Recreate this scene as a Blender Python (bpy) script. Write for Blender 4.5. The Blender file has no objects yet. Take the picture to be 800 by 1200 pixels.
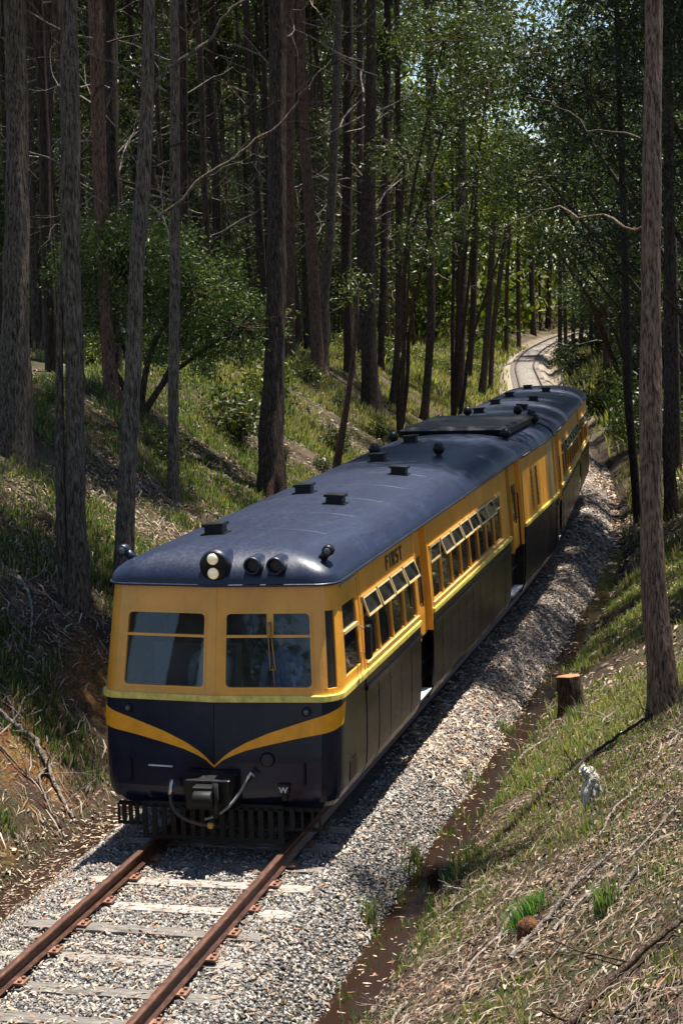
import bpy, bmesh, math, random
import numpy as np
from mathutils import Vector, Matrix

# ---------------------------------------------------------------- camera, sky, sun, exposure
SC = bpy.context.scene
COL = SC.collection
CAM_POS = Vector((6.8159, -20.5052, 6.6332))
YAW, PITCH, ROLL = 0.2506, 0.1288, -0.0348
fwd = Vector((-math.sin(YAW)*math.cos(PITCH), math.cos(YAW)*math.cos(PITCH), -math.sin(PITCH)))
rgt = Vector((math.cos(YAW), math.sin(YAW), 0))
upv = rgt.cross(fwd)
r2 = rgt*math.cos(ROLL) + upv*math.sin(ROLL)
u2 = upv*math.cos(ROLL) - rgt*math.sin(ROLL)
cam_data = bpy.data.cameras.new("camera")
cam_data.sensor_fit = 'HORIZONTAL'; cam_data.sensor_width = 36.0
cam_data.lens = 2200/800*36.0
cam_data.clip_start = 0.2; cam_data.clip_end = 3000
cam = bpy.data.objects.new("camera", cam_data); COL.objects.link(cam)
cam.matrix_world = Matrix(((r2.x,u2.x,-fwd.x,CAM_POS.x),(r2.y,u2.y,-fwd.y,CAM_POS.y),(r2.z,u2.z,-fwd.z,CAM_POS.z),(0,0,0,1)))
SC.camera = cam

SUN_DIR = Vector((0.115, 0.225, 1.0)).normalized()
world = bpy.data.worlds.new("World"); SC.world = world; world.use_nodes = True
wn = world.node_tree.nodes; wl = world.node_tree.links
sky = wn.new('ShaderNodeTexSky'); sky.sky_type = 'NISHITA'; sky.sun_disc = False
sky.sun_elevation = math.asin(SUN_DIR.z); sky.sun_rotation = math.atan2(SUN_DIR.x, SUN_DIR.y)
sky.altitude = 600; sky.air_density = 1.0; sky.dust_density = 0.6; sky.ozone_density = 1.0
wl.new(sky.outputs[0], wn['Background'].inputs['Color'])
wn['Background'].inputs['Strength'].default_value = 0.075
sun_data = bpy.data.lights.new("sun", 'SUN'); sun_data.energy = 5.0; sun_data.angle = math.radians(0.5)
sun_data.color = (1.0, 0.95, 0.87)
sun = bpy.data.objects.new("sun", sun_data); COL.objects.link(sun)
sun.rotation_euler = (-SUN_DIR).to_track_quat('-Z', 'Y').to_euler(); sun.location = (0, 0, 60)

SC.view_settings.view_transform = 'Standard'; SC.view_settings.look = 'None'
SC.view_settings.exposure = 1.35; SC.view_settings.gamma = 1.0
SC.view_settings.use_curve_mapping = False
SC.cycles.use_denoising = True
SC.cycles.max_bounces = 6; SC.cycles.diffuse_bounces = 3; SC.cycles.glossy_bounces = 3
SC.cycles.transparent_max_bounces = 12; SC.cycles.transmission_bounces = 4
SC.cycles.caustics_reflective = False; SC.cycles.caustics_refractive = False
SC.cycles.sample_clamp_indirect = 4.0

# ---------------------------------------------------------------- helpers
rng = np.random.default_rng(7)
random.seed(7)

def lin(h):
    h = h.lstrip('#'); c = [int(h[i:i+2], 16)/255 for i in (0, 2, 4)]
    return tuple(((v+0.055)/1.055)**2.4 if v > 0.04045 else v/12.92 for v in c) + (1.0,)

def np_mesh(name, verts, faces, col=None, smooth=False):
    """verts (n,3); faces (m,k) int array or list of such arrays; col (n,3) per-vertex tint."""
    me = bpy.data.meshes.new(name)
    if not isinstance(faces, (list, tuple)): faces = [faces]
    verts = np.asarray(verts, np.float32)
    me.vertices.add(len(verts)); me.vertices.foreach_set('co', verts.ravel())
    nl = sum(f.size for f in faces); nf = sum(len(f) for f in faces)
    me.loops.add(nl); me.polygons.add(nf)
    me.loops.foreach_set('vertex_index', np.concatenate([f.ravel() for f in faces]).astype(np.int32))
    tot = np.concatenate([np.full(len(f), f.shape[1], np.int32) for f in faces])
    st = np.concatenate([[0], np.cumsum(tot)[:-1]]).astype(np.int32)
    me.polygons.foreach_set('loop_start', st); me.polygons.foreach_set('loop_total', tot)
    if smooth: me.polygons.foreach_set('use_smooth', np.ones(nf, bool))
    if col is not None:
        at = me.attributes.new('tint', 'FLOAT_COLOR', 'POINT')
        c4 = np.ones((len(verts), 4), np.float32); c4[:, :3] = col
        at.data.foreach_set('color', c4.ravel())
    me.update(calc_edges=True); me.validate()
    return me

def link(name, me, mat=None, parent=None, **props):
    o = bpy.data.objects.new(name, me); COL.objects.link(o)
    if mat is not None and me is not None and len(me.materials) == 0: me.materials.append(mat)
    if parent is not None: o.parent = parent
    for k, v in props.items(): o[k] = v
    return o

def thing(name, label, category, loc=(0, 0, 0), group=None):
    o = bpy.data.objects.new(name, None); COL.objects.link(o); o.location = loc
    o.empty_display_size = 0.3
    o['label'] = label; o['category'] = category
    if group: o['group'] = group
    return o

class MB:
    """collects simple shapes into one mesh"""
    def __init__(s): s.v = []; s.f = []; s.sm = []
    def add(s, verts, faces, smooth=False):
        b = len(s.v); s.v += [tuple(v) for v in verts]
        s.f += [tuple(b+i for i in f) for f in faces]; s.sm += [smooth]*len(faces)
    def box(s, x0, x1, y0, y1, z0, z1):
        s.add([(x0,y0,z0),(x1,y0,z0),(x1,y1,z0),(x0,y1,z0),(x0,y0,z1),(x1,y0,z1),(x1,y1,z1),(x0,y1,z1)],
              [(0,3,2,1),(4,5,6,7),(0,1,5,4),(1,2,6,5),(2,3,7,6),(3,0,4,7)])
    def tube(s, pts, rad, n=10, caps=True):
        pts = [Vector(p) for p in pts]
        if not hasattr(rad, '__len__'): rad = [rad]*len(pts)
        vs = []; ref = None
        for i, p in enumerate(pts):
            t = (pts[min(i+1, len(pts)-1)] - pts[max(i-1, 0)]).normalized()
            if ref is None: ref = t.orthogonal().normalized()
            a = (ref - t*ref.dot(t)).normalized(); b = t.cross(a); ref = a
            vs += [p + (a*math.cos(2*math.pi*k/n) + b*math.sin(2*math.pi*k/n))*rad[i] for k in range(n)]
        fs = [(i*n+k, i*n+(k+1) % n, (i+1)*n+(k+1) % n, (i+1)*n+k) for i in range(len(pts)-1) for k in range(n)]
        s.add(vs, fs, True)
        if caps:
            b = len(s.v)-len(vs)
            s.f += [tuple(b+k for k in reversed(range(n))), tuple(b+(len(pts)-1)*n+k for k in range(n))]; s.sm += [False, False]
    def lathe(s, prof, centre, axis='z', n=20):
        c = Vector(centre); vs = []
        for r, h in prof:
            for k in range(n):
                a = 2*math.pi*k/n; p, q = r*math.cos(a), r*math.sin(a)
                d = {'z': (p, q, h), 'y': (p, h, q), 'x': (h, p, q)}[axis]
                vs.append(c+Vector(d))
        fs = [(i*n+k, i*n+(k+1) % n, (i+1)*n+(k+1) % n, (i+1)*n+k) for i in range(len(prof)-1) for k in range(n)]
        s.add(vs, fs, True)
        b = len(s.v)-len(vs)
        s.f += [tuple(b+k for k in reversed(range(n))), tuple(b+(len(prof)-1)*n+k for k in range(n))]; s.sm += [False, False]
    def ball(s, c, r, nu=16, nv=10, sz=1.0):
        s.lathe([(max(1e-4, r*math.sin(math.pi*i/nv)), -r*sz*math.cos(math.pi*i/nv)) for i in range(nv+1)], c, 'z', nu)
    def mesh(s, name):
        me = bpy.data.meshes.new(name); me.from_pydata(s.v, [], s.f)
        me.polygons.foreach_set('use_smooth', s.sm)
        bm = bmesh.new(); bm.from_mesh(me); bmesh.ops.recalc_face_normals(bm, faces=bm.faces); bm.to_mesh(me); bm.free()
        me.update(); return me
    def build(s, name, mat, parent=None, bevel=0.0, **props):
        o = link(name, s.mesh(name), mat, parent, **props)
        if bevel:
            m = o.modifiers.new('bevel', 'BEVEL'); m.width = bevel; m.segments = 2; m.limit_method = 'ANGLE'; m.angle_limit = math.radians(40)
        return o

# smooth value noise (numpy)
def _hash(ix, iy, seed):
    n = (ix.astype(np.int64)*374761393 + iy.astype(np.int64)*668265263 + seed*974711) & 0xffffffff
    n = ((n ^ (n >> 13))*1274126177) & 0xffffffff
    return ((n ^ (n >> 16)) & 0xffff)/65535.0
def vnoise(x, y, seed=0):
    x = np.asarray(x, float); y = np.asarray(y, float)
    ix = np.floor(x); iy = np.floor(y); fx = x-ix; fy = y-iy
    fx = fx*fx*(3-2*fx); fy = fy*fy*(3-2*fy)
    a = _hash(ix, iy, seed); b = _hash(ix+1, iy, seed); c = _hash(ix, iy+1, seed); d = _hash(ix+1, iy+1, seed)
    return (a*(1-fx)+b*fx)*(1-fy) + (c*(1-fx)+d*fx)*fy
def fbm(x, y, seed=0, oct=4):
    s = 0; a = 0.5
    for i in range(oct): s = s + a*vnoise(x*2**i, y*2**i, seed+i*17); a *= .5
    return s

# ---------------------------------------------------------------- materials
def new_mat(name):
    m = bpy.data.materials.new(name); m.use_nodes = True
    nt = m.node_tree; return m, nt.nodes, nt.links, nt.nodes['Principled BSDF']

def ramp(nodes, stops):
    r = nodes.new('ShaderNodeValToRGB'); e = r.color_ramp.elements
    e[0].position, e[0].color = stops[0][0], stops[0][1]
    e[1].position, e[1].color = stops[-1][0], stops[-1][1]
    for p, c in stops[1:-1]:
        n = e.new(p); n.color = c
    return r

def noise_node(nodes, links, scale, detail=4, rough=.55, vec=None):
    n = nodes.new('ShaderNodeTexNoise'); n.inputs['Scale'].default_value = scale
    n.inputs['Detail'].default_value = detail; n.inputs['Roughness'].default_value = rough
    if vec is not None: links.new(vec, n.inputs['Vector'])
    return n

def mapped(nodes, links, scale=(1, 1, 1), coord='Object'):
    tc = nodes.new('ShaderNodeTexCoord'); mp = nodes.new('ShaderNodeMapping')
    mp.inputs['Scale'].default_value = scale
    links.new(tc.outputs[coord], mp.inputs['Vector']); return mp.outputs[0]

def bump(nodes, links, height, bsdf, strength=.5, dist=.02):
    b = nodes.new('ShaderNodeBump'); b.inputs['Strength'].default_value = strength; b.inputs['Distance'].default_value = dist
    links.new(height, b.inputs['Height']); links.new(b.outputs[0], bsdf.inputs['Normal']); return b

def paint(name, rgb, rough=.3, wear=.12, scale=3.0, dirt=(.12, .09, .06), coat=0.0, rust=None):
    """gloss paint with soft fading, grime streaks and fine orange-peel"""
    m, n, l, b = new_mat(name)
    v = mapped(n, l)
    n1 = noise_node(n, l, scale, 5, .6, v)
    vs = mapped(n, l, (6, 6, .8)); n2 = noise_node(n, l, 2.5, 4, .6, vs)
    dark = tuple(c*(1-wear*1.6) for c in rgb); lite = tuple(min(1, c*(1+wear)+.01*wear) for c in rgb)
    r1 = ramp(n, [(.3, dark+(1,)), (.72, lite+(1,))]); l.new(n1.outputs[0], r1.inputs[0])
    r2_ = ramp(n, [(.52, (0, 0, 0, 1)), (.78, (1, 1, 1, 1))]); l.new(n2.outputs[0], r2_.inputs[0])
    mx = n.new('ShaderNodeMix'); mx.data_type = 'RGBA'; l.new(r1.outputs[0], mx.inputs['A']); mx.inputs['B'].default_value = dirt+(1,)
    sc = n.new('ShaderNodeMath'); sc.operation = 'MULTIPLY'; sc.inputs[1].default_value = wear*1.2; l.new(r2_.outputs[0], sc.inputs[0]); l.new(sc.outputs[0], mx.inputs['Factor'])
    l.new(mx.outputs['Result'], b.inputs['Base Color'])
    rr = n.new('ShaderNodeMapRange'); rr.inputs['To Min'].default_value = rough*.8; rr.inputs['To Max'].default_value = min(1, rough*1.5); l.new(n1.outputs[0], rr.inputs['Value']); l.new(rr.outputs[0], b.inputs['Roughness'])
    n3 = noise_node(n, l, 9.0, 3, .5, v); bump(n, l, n3.outputs[0], b, .12, .02)
    b.inputs['Coat Weight'].default_value = coat; b.inputs['Coat Roughness'].default_value = .12
    return m

M = {}
M['yellow'] = paint('gold_yellow_paint', (.88, .385, .038), .3, .12, 1.6, coat=.25)
M['stripe'] = paint('pale_yellow_trim_paint', (.80, .62, .12), .35, .22, 9.0)
M['orange'] = paint('orange_yellow_chevron_paint', (.95, .37, .006), .35, .12, 5.0)
M['navy'] = paint('navy_gloss_paint', (.005, .009, .027), .2, .3, 1.5, dirt=(.02, .018, .02), coat=.15)
M['navy_side'] = paint('dark_lower_side_paint', (.006, .0065, .014), .22, .4, 1.2, dirt=(.022, .017, .016), coat=.12)
M['black'] = paint('black_paint', (.007, .007, .008), .35, .3, 6.0)
M['frame_black'] = paint('black_underframe_paint', (.004, .004, .004), .5, .4, 5.0, dirt=(.014, .010, .008))
M['cream'] = paint('cream_window_sash_paint', (.60, .46, .20), .4, .15, 6.0)
M['gold_dark'] = paint('ochre_window_frame_paint', (.46, .22, .03), .4, .15, 5.0)
for k_ in ('navy', 'navy_side', 'black', 'frame_black'): M[k_].node_tree.nodes['Principled BSDF'].inputs['Specular IOR Level'].default_value = .25
M['chrome'] = paint('bright_metal', (.55, .55, .55), .25, .1, 8.0); M['chrome'].node_tree.nodes['Principled BSDF'].inputs['Metallic'].default_value = .9
M['brass'] = paint('brass', (.42, .26, .07), .35, .2, 8.0); M['brass'].node_tree.nodes['Principled BSDF'].inputs['Metallic'].default_value = .8
M['hose'] = paint('perished_rubber_hose', (.06, .04, .03), .7, .3, 20.0)
M['hose_grey'] = paint('braided_grey_hose', (.22, .22, .21), .5, .2, 30.0)
M['white'] = paint('white_paint', (.65, .65, .63), .5, .2, 8.0)
M['red'] = paint('red_paint', (.5, .02, .03), .4, .2, 8.0)
M['seat'] = paint('dark_green_seat_vinyl', (.03, .05, .045), .5, .2, 6.0)
M['interior'] = paint('cream_cab_interior', (.42, .43, .42), .6, .1, 2.0)
M['curtain'] = paint('pale_blue_blind', (.35, .48, .55), .8, .15, 6.0)
M['lettering'] = paint('black_lettering', (.012, .012, .012), .4, .1, 6.0)

def roof_material():
    m, n, l, b = new_mat('navy_roof_canvas')
    v = mapped(n, l); n1 = noise_node(n, l, 1.3, 6, .65, v); n2 = noise_node(n, l, 22, 4, .7, v)
    vs = mapped(n, l, (4.0, .5, 1)); n3 = noise_node(n, l, 2.0, 4, .6, vs)
    r = ramp(n, [(.30, (.004, .007, .019, 1)), (.50, (.008, .013, .035, 1)), (.66, (.019, .027, .055, 1)), (.80, (.10, .105, .12, 1))])
    ad = n.new('ShaderNodeMath'); ad.operation = 'MULTIPLY_ADD'; ad.inputs[1].default_value = .35; l.new(n2.outputs[0], ad.inputs[0])
    ml = n.new('ShaderNodeMath'); ml.operation = 'MULTIPLY'; ml.inputs[1].default_value = .65
    av = n.new('ShaderNodeMath'); av.operation = 'ADD'; l.new(n1.outputs[0], av.inputs[0]); l.new(n3.outputs[0], av.inputs[1])
    hf = n.new('ShaderNodeMath'); hf.operation = 'MULTIPLY'; hf.inputs[1].default_value = .33; l.new(av.outputs[0], hf.inputs[0]); l.new(hf.outputs[0], ad.inputs[2])
    l.new(ad.outputs[0], r.inputs[0]); l.new(r.outputs[0], b.inputs['Base Color'])
    rr = n.new('ShaderNodeMapRange'); rr.inputs['To Min'].default_value = .26; rr.inputs['To Max'].default_value = .55; l.new(n2.outputs[0], rr.inputs['Value']); l.new(rr.outputs[0], b.inputs['Roughness'])
    bump(n, l, n2.outputs[0], b, .25, .01); return m
M['roof'] = roof_material()

def glass_material(name, tint=(.75, .8, .8)):
    m, n, l, b = new_mat(name); n.remove(b)
    out = n['Material Output']; tr = n.new('ShaderNodeBsdfTransparent'); tr.inputs[0].default_value = tint+(1,)
    gl = n.new('ShaderNodeBsdfGlossy'); gl.inputs['Roughness'].default_value = .02
    fr = n.new('ShaderNodeFresnel'); fr.inputs['IOR'].default_value = 1.5
    mx = n.new('ShaderNodeMixShader'); l.new(fr.outputs[0], mx.inputs[0]); l.new(tr.outputs[0], mx.inputs[1]); l.new(gl.outputs[0], mx.inputs[2])
    df = n.new('ShaderNodeBsdfDiffuse'); df.inputs[0].default_value = (.45, .45, .42, 1)      # film of dust
    v = mapped(n, l); nn = noise_node(n, l, 3.0, 4, .6, v); rr = ramp(n, [(.35, (.01, .01, .01, 1)), (.8, (.07, .07, .07, 1))]); l.new(nn.outputs[0], rr.inputs[0])
    m2 = n.new('ShaderNodeMixShader'); l.new(rr.outputs[0], m2.inputs[0]); l.new(mx.outputs[0], m2.inputs[1]); l.new(df.outputs[0], m2.inputs[2])
    l.new(m2.outputs[0], out.inputs['Surface']); return m
M['glass'] = glass_material('window_glass')

def lamp_material():
    m, n, l, b = new_mat('headlamp_glass'); b.inputs['Base Color'].default_value = (.6, .55, .42, 1); b.inputs['Roughness'].default_value = .15
    b.inputs['Metallic'].default_value = .3
    b.inputs['Emission Color'].default_value = (1, .82, .5, 1); b.inputs['Emission Strength'].default_value = .12; return m
M['lamp'] = lamp_material()
m, n, l, b = new_mat('marker_lens'); b.inputs['Base Color'].default_value = (.10, .13, .12, 1); b.inputs['Roughness'].default_value = .08; M['lens'] = m

def bark_material(name, dark, mid, light, patch):
    m, n, l, b = new_mat(name)
    v = mapped(n, l, (1, 1, .16)); n1 = noise_node(n, l, 24, 6, .72, v)
    v2 = mapped(n, l, (1, 1, .07)); n2 = noise_node(n, l, 62, 4, .6, v2)
    v3 = mapped(n, l, (1, 1, .5)); n3 = noise_node(n, l, 1.1, 3, .6, v3)
    oi = n.new('ShaderNodeObjectInfo')
    ad = n.new('ShaderNodeMath'); ad.operation = 'ADD'; l.new(n1.outputs[0], ad.inputs[0]); l.new(n2.outputs[0], ad.inputs[1])
    hf = n.new('ShaderNodeMath'); hf.operation = 'MULTIPLY'; hf.inputs[1].default_value = .5; l.new(ad.outputs[0], hf.inputs[0])
    r = ramp(n, [(.41, dark+(1,)), (.49, mid+(1,)), (.61, light+(1,))]); l.new(hf.outputs[0], r.inputs[0])
    rp = ramp(n, [(.60, (0, 0, 0, 1)), (.72, (1, 1, 1, 1))]); l.new(n3.outputs[0], rp.inputs[0])
    mx = n.new('ShaderNodeMix'); mx.data_type = 'RGBA'; mx.blend_type = 'MULTIPLY'
    pf = n.new('ShaderNodeMath'); pf.operation = 'MULTIPLY'; pf.inputs[1].default_value = .7; l.new(rp.outputs[0], pf.inputs[0])
    l.new(pf.outputs[0], mx.inputs['Factor']); l.new(r.outputs[0], mx.inputs['A']); mx.inputs['B'].default_value = patch+(1,)
    hs = n.new('ShaderNodeHueSaturation'); mr = n.new('ShaderNodeMapRange'); mr.inputs['To Min'].default_value = .65; mr.inputs['To Max'].default_value = 1.2
    l.new(oi.outputs['Random'], mr.inputs['Value']); l.new(mr.outputs[0], hs.inputs['Value']); l.new(mx.outputs['Result'], hs.inputs['Color'])
    l.new(hs.outputs[0], b.inputs['Base Color']); b.inputs['Roughness'].default_value = .9; b.inputs['Specular IOR Level'].default_value = .2
    bump(n, l, hf.outputs[0], b, 1.0, .05); return m
M['bark_grey'] = bark_material('grey_stringybark', (.020, .014, .009), (.125, .092, .062), (.29, .225, .16), (1.0, .62, .45))
M['bark_brown'] = bark_material('brown_stringybark', (.011, .0075, .005), (.060, .039, .026), (.15, .105, .074), (1.0, .55, .36))
M['bark_pale'] = bark_material('pale_pinkish_stringybark', (.035, .021, .013), (.19, .118, .078), (.37, .25, .17), (1.0, .58, .40))
M['bark_red'] = bark_material('reddish_bark', (.03, .016, .01), (.13, .07, .045), (.26, .15, .10), (1.0, .6, .4))
M['dead_wood'] = bark_material('bleached_dead_wood', (.06, .05, .04), (.22, .18, .15), (.42, .37, .31), (.8, .7, .6))
M['rotten'] = bark_material('decayed_orange_wood', (.03, .015, .008), (.16, .07, .03), (.33, .16, .07), (.6, .4, .3))
M['lichen'] = bark_material('white_lichen_wood', (.24, .22, .17), (.60, .57, .47), (.78, .75, .66), (.5, .55, .45))

def tint_material(name, rough=.6, translucent=0.0, spec=.3, mul=(1, 1, 1)):
    """base colour comes from the per-piece tint (real colour differences between leaves, stones, blades)"""
    m, n, l, b = new_mat(name)
    a = n.new('ShaderNodeAttribute'); a.attribute_name = 'tint'
    mx = n.new('ShaderNodeMix'); mx.data_type = 'RGBA'; mx.blend_type = 'MULTIPLY'; mx.inputs['Factor'].default_value = 1
    l.new(a.outputs['Color'], mx.inputs['A']); mx.inputs['B'].default_value = mul+(1,)
    oi = n.new('ShaderNodeObjectInfo'); hs = n.new('ShaderNodeHueSaturation'); mr = n.new('ShaderNodeMapRange')
    mr.inputs['To Min'].default_value = .8; mr.inputs['To Max'].default_value = 1.2; l.new(oi.outputs['Random'], mr.inputs['Value'])
    l.new(mr.outputs[0], hs.inputs['Value']); l.new(mx.outputs['Result'], hs.inputs['Color'])
    l.new(hs.outputs[0], b.inputs['Base Color']); b.inputs['Roughness'].default_value = rough; b.inputs['Specular IOR Level'].default_value = spec
    if translucent:
        t = n.new('ShaderNodeBsdfTranslucent'); g = n.new('ShaderNodeMix'); g.data_type = 'RGBA'; g.blend_type = 'MULTIPLY'; g.inputs['Factor'].default_value = 1
        l.new(hs.outputs[0], g.inputs['A']); g.inputs['B'].default_value = (1.5, 1.7, .6, 1); l.new(g.outputs['Result'], t.inputs['Color'])
        ms = n.new('ShaderNodeMixShader'); ms.inputs[0].default_value = translucent
        l.new(b.outputs[0], ms.inputs[1]); l.new(t.outputs[0], ms.inputs[2]); l.new(ms.outputs[0], n['Material Output'].inputs['Surface'])
    return m
M['leaf'] = tint_material('eucalypt_leaf', .45, .2, .28, (.90, .78, .50))
M['leaf_far'] = tint_material('far_foliage', .6, .25, .2, (.85, .85, .7))
M['grass'] = tint_material('grass_blade', .5, .3, .3)
M['litter'] = tint_material('fallen_leaves_and_bark', .7, 0.0, .25)
M['stone'] = tint_material('ballast_stone', .8, 0.0, .3)

# ---------------------------------------------------------------- the lie of the land
def pchip(xk, yk, x):
    xk = np.array(xk, float); yk = np.array(yk, float); h = np.diff(xk); d = np.diff(yk)/h
    mm = np.zeros(len(xk))
    for i in range(1, len(xk)-1):
        mm[i] = 0 if d[i-1]*d[i] <= 0 else (h[i-1]+h[i])/(h[i-1]/d[i-1]+h[i]/d[i])
    mm[0] = d[0]; mm[-1] = d[-1]
    x = np.clip(x, xk[0], xk[-1]); i = np.clip(np.searchsorted(xk, x)-1, 0, len(xk)-2); t = (x-xk[i])/h[i]
    return yk[i]*(2*t**3-3*t**2+1)+h[i]*mm[i]*(t**3-2*t**2+t)+yk[i+1]*(-2*t**3+3*t**2)+h[i]*mm[i+1]*(t**3-t**2)
SY = np.arange(-40, 300.01, .25)
HEAD = pchip([-40, 9, 20, 30, 45, 70, 140, 160, 180, 205, 235, 300], [0, 0, -.035, -.088, -.125, -.155, -.168, -.11, -.06, -.02, .25, .8], SY)
XCK = np.cumsum(np.tan(HEAD))*.25; XCK -= np.interp(0, SY, XCK)
ZCK = pchip([-40, 10, 20, 40, 80, 120, 150, 175, 300], [0, 0, -.15, -.78, -1.75, -2.45, -2.6, -2.35, -2.2], SY)
def xc(Y): return np.interp(Y, SY, XCK)
def zc(Y): return np.interp(Y, SY, ZCK)
def hd(Y): return np.interp(Y, SY, HEAD)
RU = [0, 1.45, 1.6, 2.0, 2.12, 2.42, 2.62, 12, 30, 120, 700]; RZ = [-.215, -.215, -.27, -.64, -.76, -.76, -.58, 5.4, 8.0, 12, 20]
LU = [0, 1.45, 1.6, 2.15, 2.35, 2.7, 2.9, 4.3, 9.5, 40, 160, 700]; LZ = [-.215, -.215, -.27, -.62, -.74, -.74, -.5, 1.0, 4.4, 6.0, 8.5, 20]
def sstep(a, b, x):
    t = np.clip((x-a)/(b-a), 0, 1); return t*t*(3-2*t)
def ground(X, Y):
    X = np.asarray(X, float); Y = np.asarray(Y, float)
    u = X-xc(Y); fl = np.interp(Y, [-16, -7, 15, 50, 90, 140], [.4, 1, 1, 1, .75, .3]); fr = np.interp(Y, [15, 45, 90, 130], [1, .8, .5, .4])
    zl = np.interp(-u, LU, LZ); zr = np.interp(u, RU, RZ)
    z = np.where(u < 0, np.where(zl > -.4, (zl+.4)*fl-.4, zl), np.where(zr > -.4, (zr+.4)*fr-.4, zr)) + zc(Y)
    au = np.abs(u); k = sstep(2.6, 4.0, au)
    z = z + k*((fbm(X*.45, Y*.45, 3)-.47)*.55 + (fbm(X*2.1, Y*2.1, 9)-.47)*.22)
    z = z + sstep(1.5, 1.9, au)*(1-k)*(fbm(X*3, Y*3, 5)-.47)*.10 + (fbm(X*6, Y*6, 6, 2)-.37)*.025*(au > 1.3)
    return z

us = np.concatenate([-np.geomspace(9, 700, 60)[::-1], np.arange(-8.9, 9.51, .11), np.geomspace(9.8, 700, 55)])
ys = np.concatenate([np.linspace(-400, -45, 12), np.arange(-44, -12, .8), np.arange(-12, 16, .13), np.arange(16, 50, .3), np.arange(50, 130, .8), np.arange(130, 300, 2.0), np.linspace(305, 1500, 25)])
UU, YY = np.meshgrid(us, ys); XX = UU + xc(YY); ZZ = ground(XX, YY)
# colour zones of the ground itself: ballast grey, mud of the ditches, clay of the cut face, brown soil
au = np.abs(UU)
soil = np.array([.075, .052, .034]); mud = np.array([.035, .023, .016]); clay = np.array([.24, .13, .05]); bal = np.array([.13, .12, .11]); green = np.array([.075, .072, .030]); tan = np.array([.12, .09, .06])
def mixc(a, b, t): return a*(1-t[..., None]) + b*t[..., None]
colr = np.broadcast_to(soil, XX.shape+(3,)).copy()
colr = mixc(colr, np.broadcast_to(tan, colr.shape), sstep(.4, .62, fbm(XX*1.3, YY*1.3, 21)))
colr = mixc(colr, np.broadcast_to(green, colr.shape), sstep(.46, .6, fbm(XX*.35, YY*.35, 31))*.7)
cl = (1-sstep(30, 50, YY))*sstep(2.8, 3.1, -UU)*(1-sstep(3.9, 4.6, -UU))*sstep(.36, .50, fbm(XX*1.1, YY*1.1, 41))
colr = mixc(colr, np.broadcast_to(clay, colr.shape), cl)
colr = mixc(colr, np.broadcast_to(mud, colr.shape), sstep(1.9, 2.1, au)*(1-sstep(2.6, 2.9, au)))
fb = (1-sstep(1.75, 2.1, au)); colr = mixc(colr, np.broadcast_to(bal, colr.shape), fb)
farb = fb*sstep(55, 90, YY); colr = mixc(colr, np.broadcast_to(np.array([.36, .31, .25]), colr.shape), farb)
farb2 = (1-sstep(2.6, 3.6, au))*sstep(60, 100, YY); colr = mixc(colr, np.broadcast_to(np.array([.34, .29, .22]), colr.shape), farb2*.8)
ny, nu = XX.shape; idx = np.arange(ny*nu).reshape(ny, nu)
quads = np.stack([idx[:-1, :-1], idx[:-1, 1:], idx[1:, 1:], idx[1:, :-1]], -1).reshape(-1, 4)
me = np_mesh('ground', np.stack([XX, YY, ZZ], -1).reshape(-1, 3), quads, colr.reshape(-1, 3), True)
m, n, l, b = new_mat('forest_floor')
a = n.new('ShaderNodeAttribute'); a.attribute_name = 'tint'; v = mapped(n, l)
n1 = noise_node(n, l, 14, 6, .75, v); n2 = noise_node(n, l, 55, 3, .6, v)
vo = n.new('ShaderNodeTexVoronoi'); vo.inputs['Scale'].default_value = 16; l.new(v, vo.inputs['Vector'])
r = ramp(n, [(.3, (.45, .42, .4, 1)), (.52, (1, 1, 1, 1)), (.7, (2.1, 1.9, 1.7, 1))]); l.new(n1.outputs[0], r.inputs[0])
mx = n.new('ShaderNodeMix'); mx.data_type = 'RGBA'; mx.blend_type = 'MULTIPLY'; mx.inputs['Factor'].default_value = 1
l.new(a.outputs['Color'], mx.inputs['A']); l.new(r.outputs[0], mx.inputs['B'])
m3 = n.new('ShaderNodeMix'); m3.data_type = 'RGBA'; m3.blend_type = 'MULTIPLY'; m3.inputs['Factor'].default_value = .6
l.new(mx.outputs['Result'], m3.inputs['A']); l.new(vo.outputs['Color'], m3.inputs['B'])
gm = n.new('ShaderNodeMix'); gm.data_type = 'RGBA'; gm.inputs['Factor'].default_value = .35; l.new(m3.outputs['Result'], gm.inputs['A']); l.new(mx.outputs['Result'], gm.inputs['B'])
l.new(gm.outputs['Result'], b.inputs['Base Color']); b.inputs['Roughness'].default_value = .95; b.inputs['Specular IOR Level'].default_value = .15
sm = n.new('ShaderNodeMath'); sm.operation = 'ADD'; l.new(n1.outputs[0], sm.inputs[0]); l.new(n2.outputs[0], sm.inputs[1]); bump(n, l, sm.outputs[0], b, .9, .05)
link('ground', me, m, kind='structure')

# water lying in the two ditches
def strip(u0, u1, y0, y1, z, step=.25, wob=.05):
    Y = np.arange(y0, y1, step); k = len(Y); w = (fbm(Y*1.2, Y*0+3, 77)-.47)*wob*4
    A = np.stack([xc(Y)+u0+w, Y, zc(Y)+z], -1); B = np.stack([xc(Y)+u1+w, Y, zc(Y)+z], -1)
    i = np.arange(k-1); return np.concatenate([A, B]), np.stack([i, i+k, i+k+1, i+1], -1)
m, n, l, b = new_mat('brown_ditch_water')
b.inputs['Base Color'].default_value = (.022, .012, .008, 1); b.inputs['Roughness'].default_value = .06; b.inputs['IOR'].default_value = 1.33
v = mapped(n, l); nn = noise_node(n, l, 6, 3, .5, v); bump(n, l, nn.outputs[0], b, .08, .02)
V, F = strip(1.85, 2.62, -9, 30, -.675); link('ditch_water', np_mesh('ditch_water', V, F, None, True), m, kind='structure')
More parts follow.
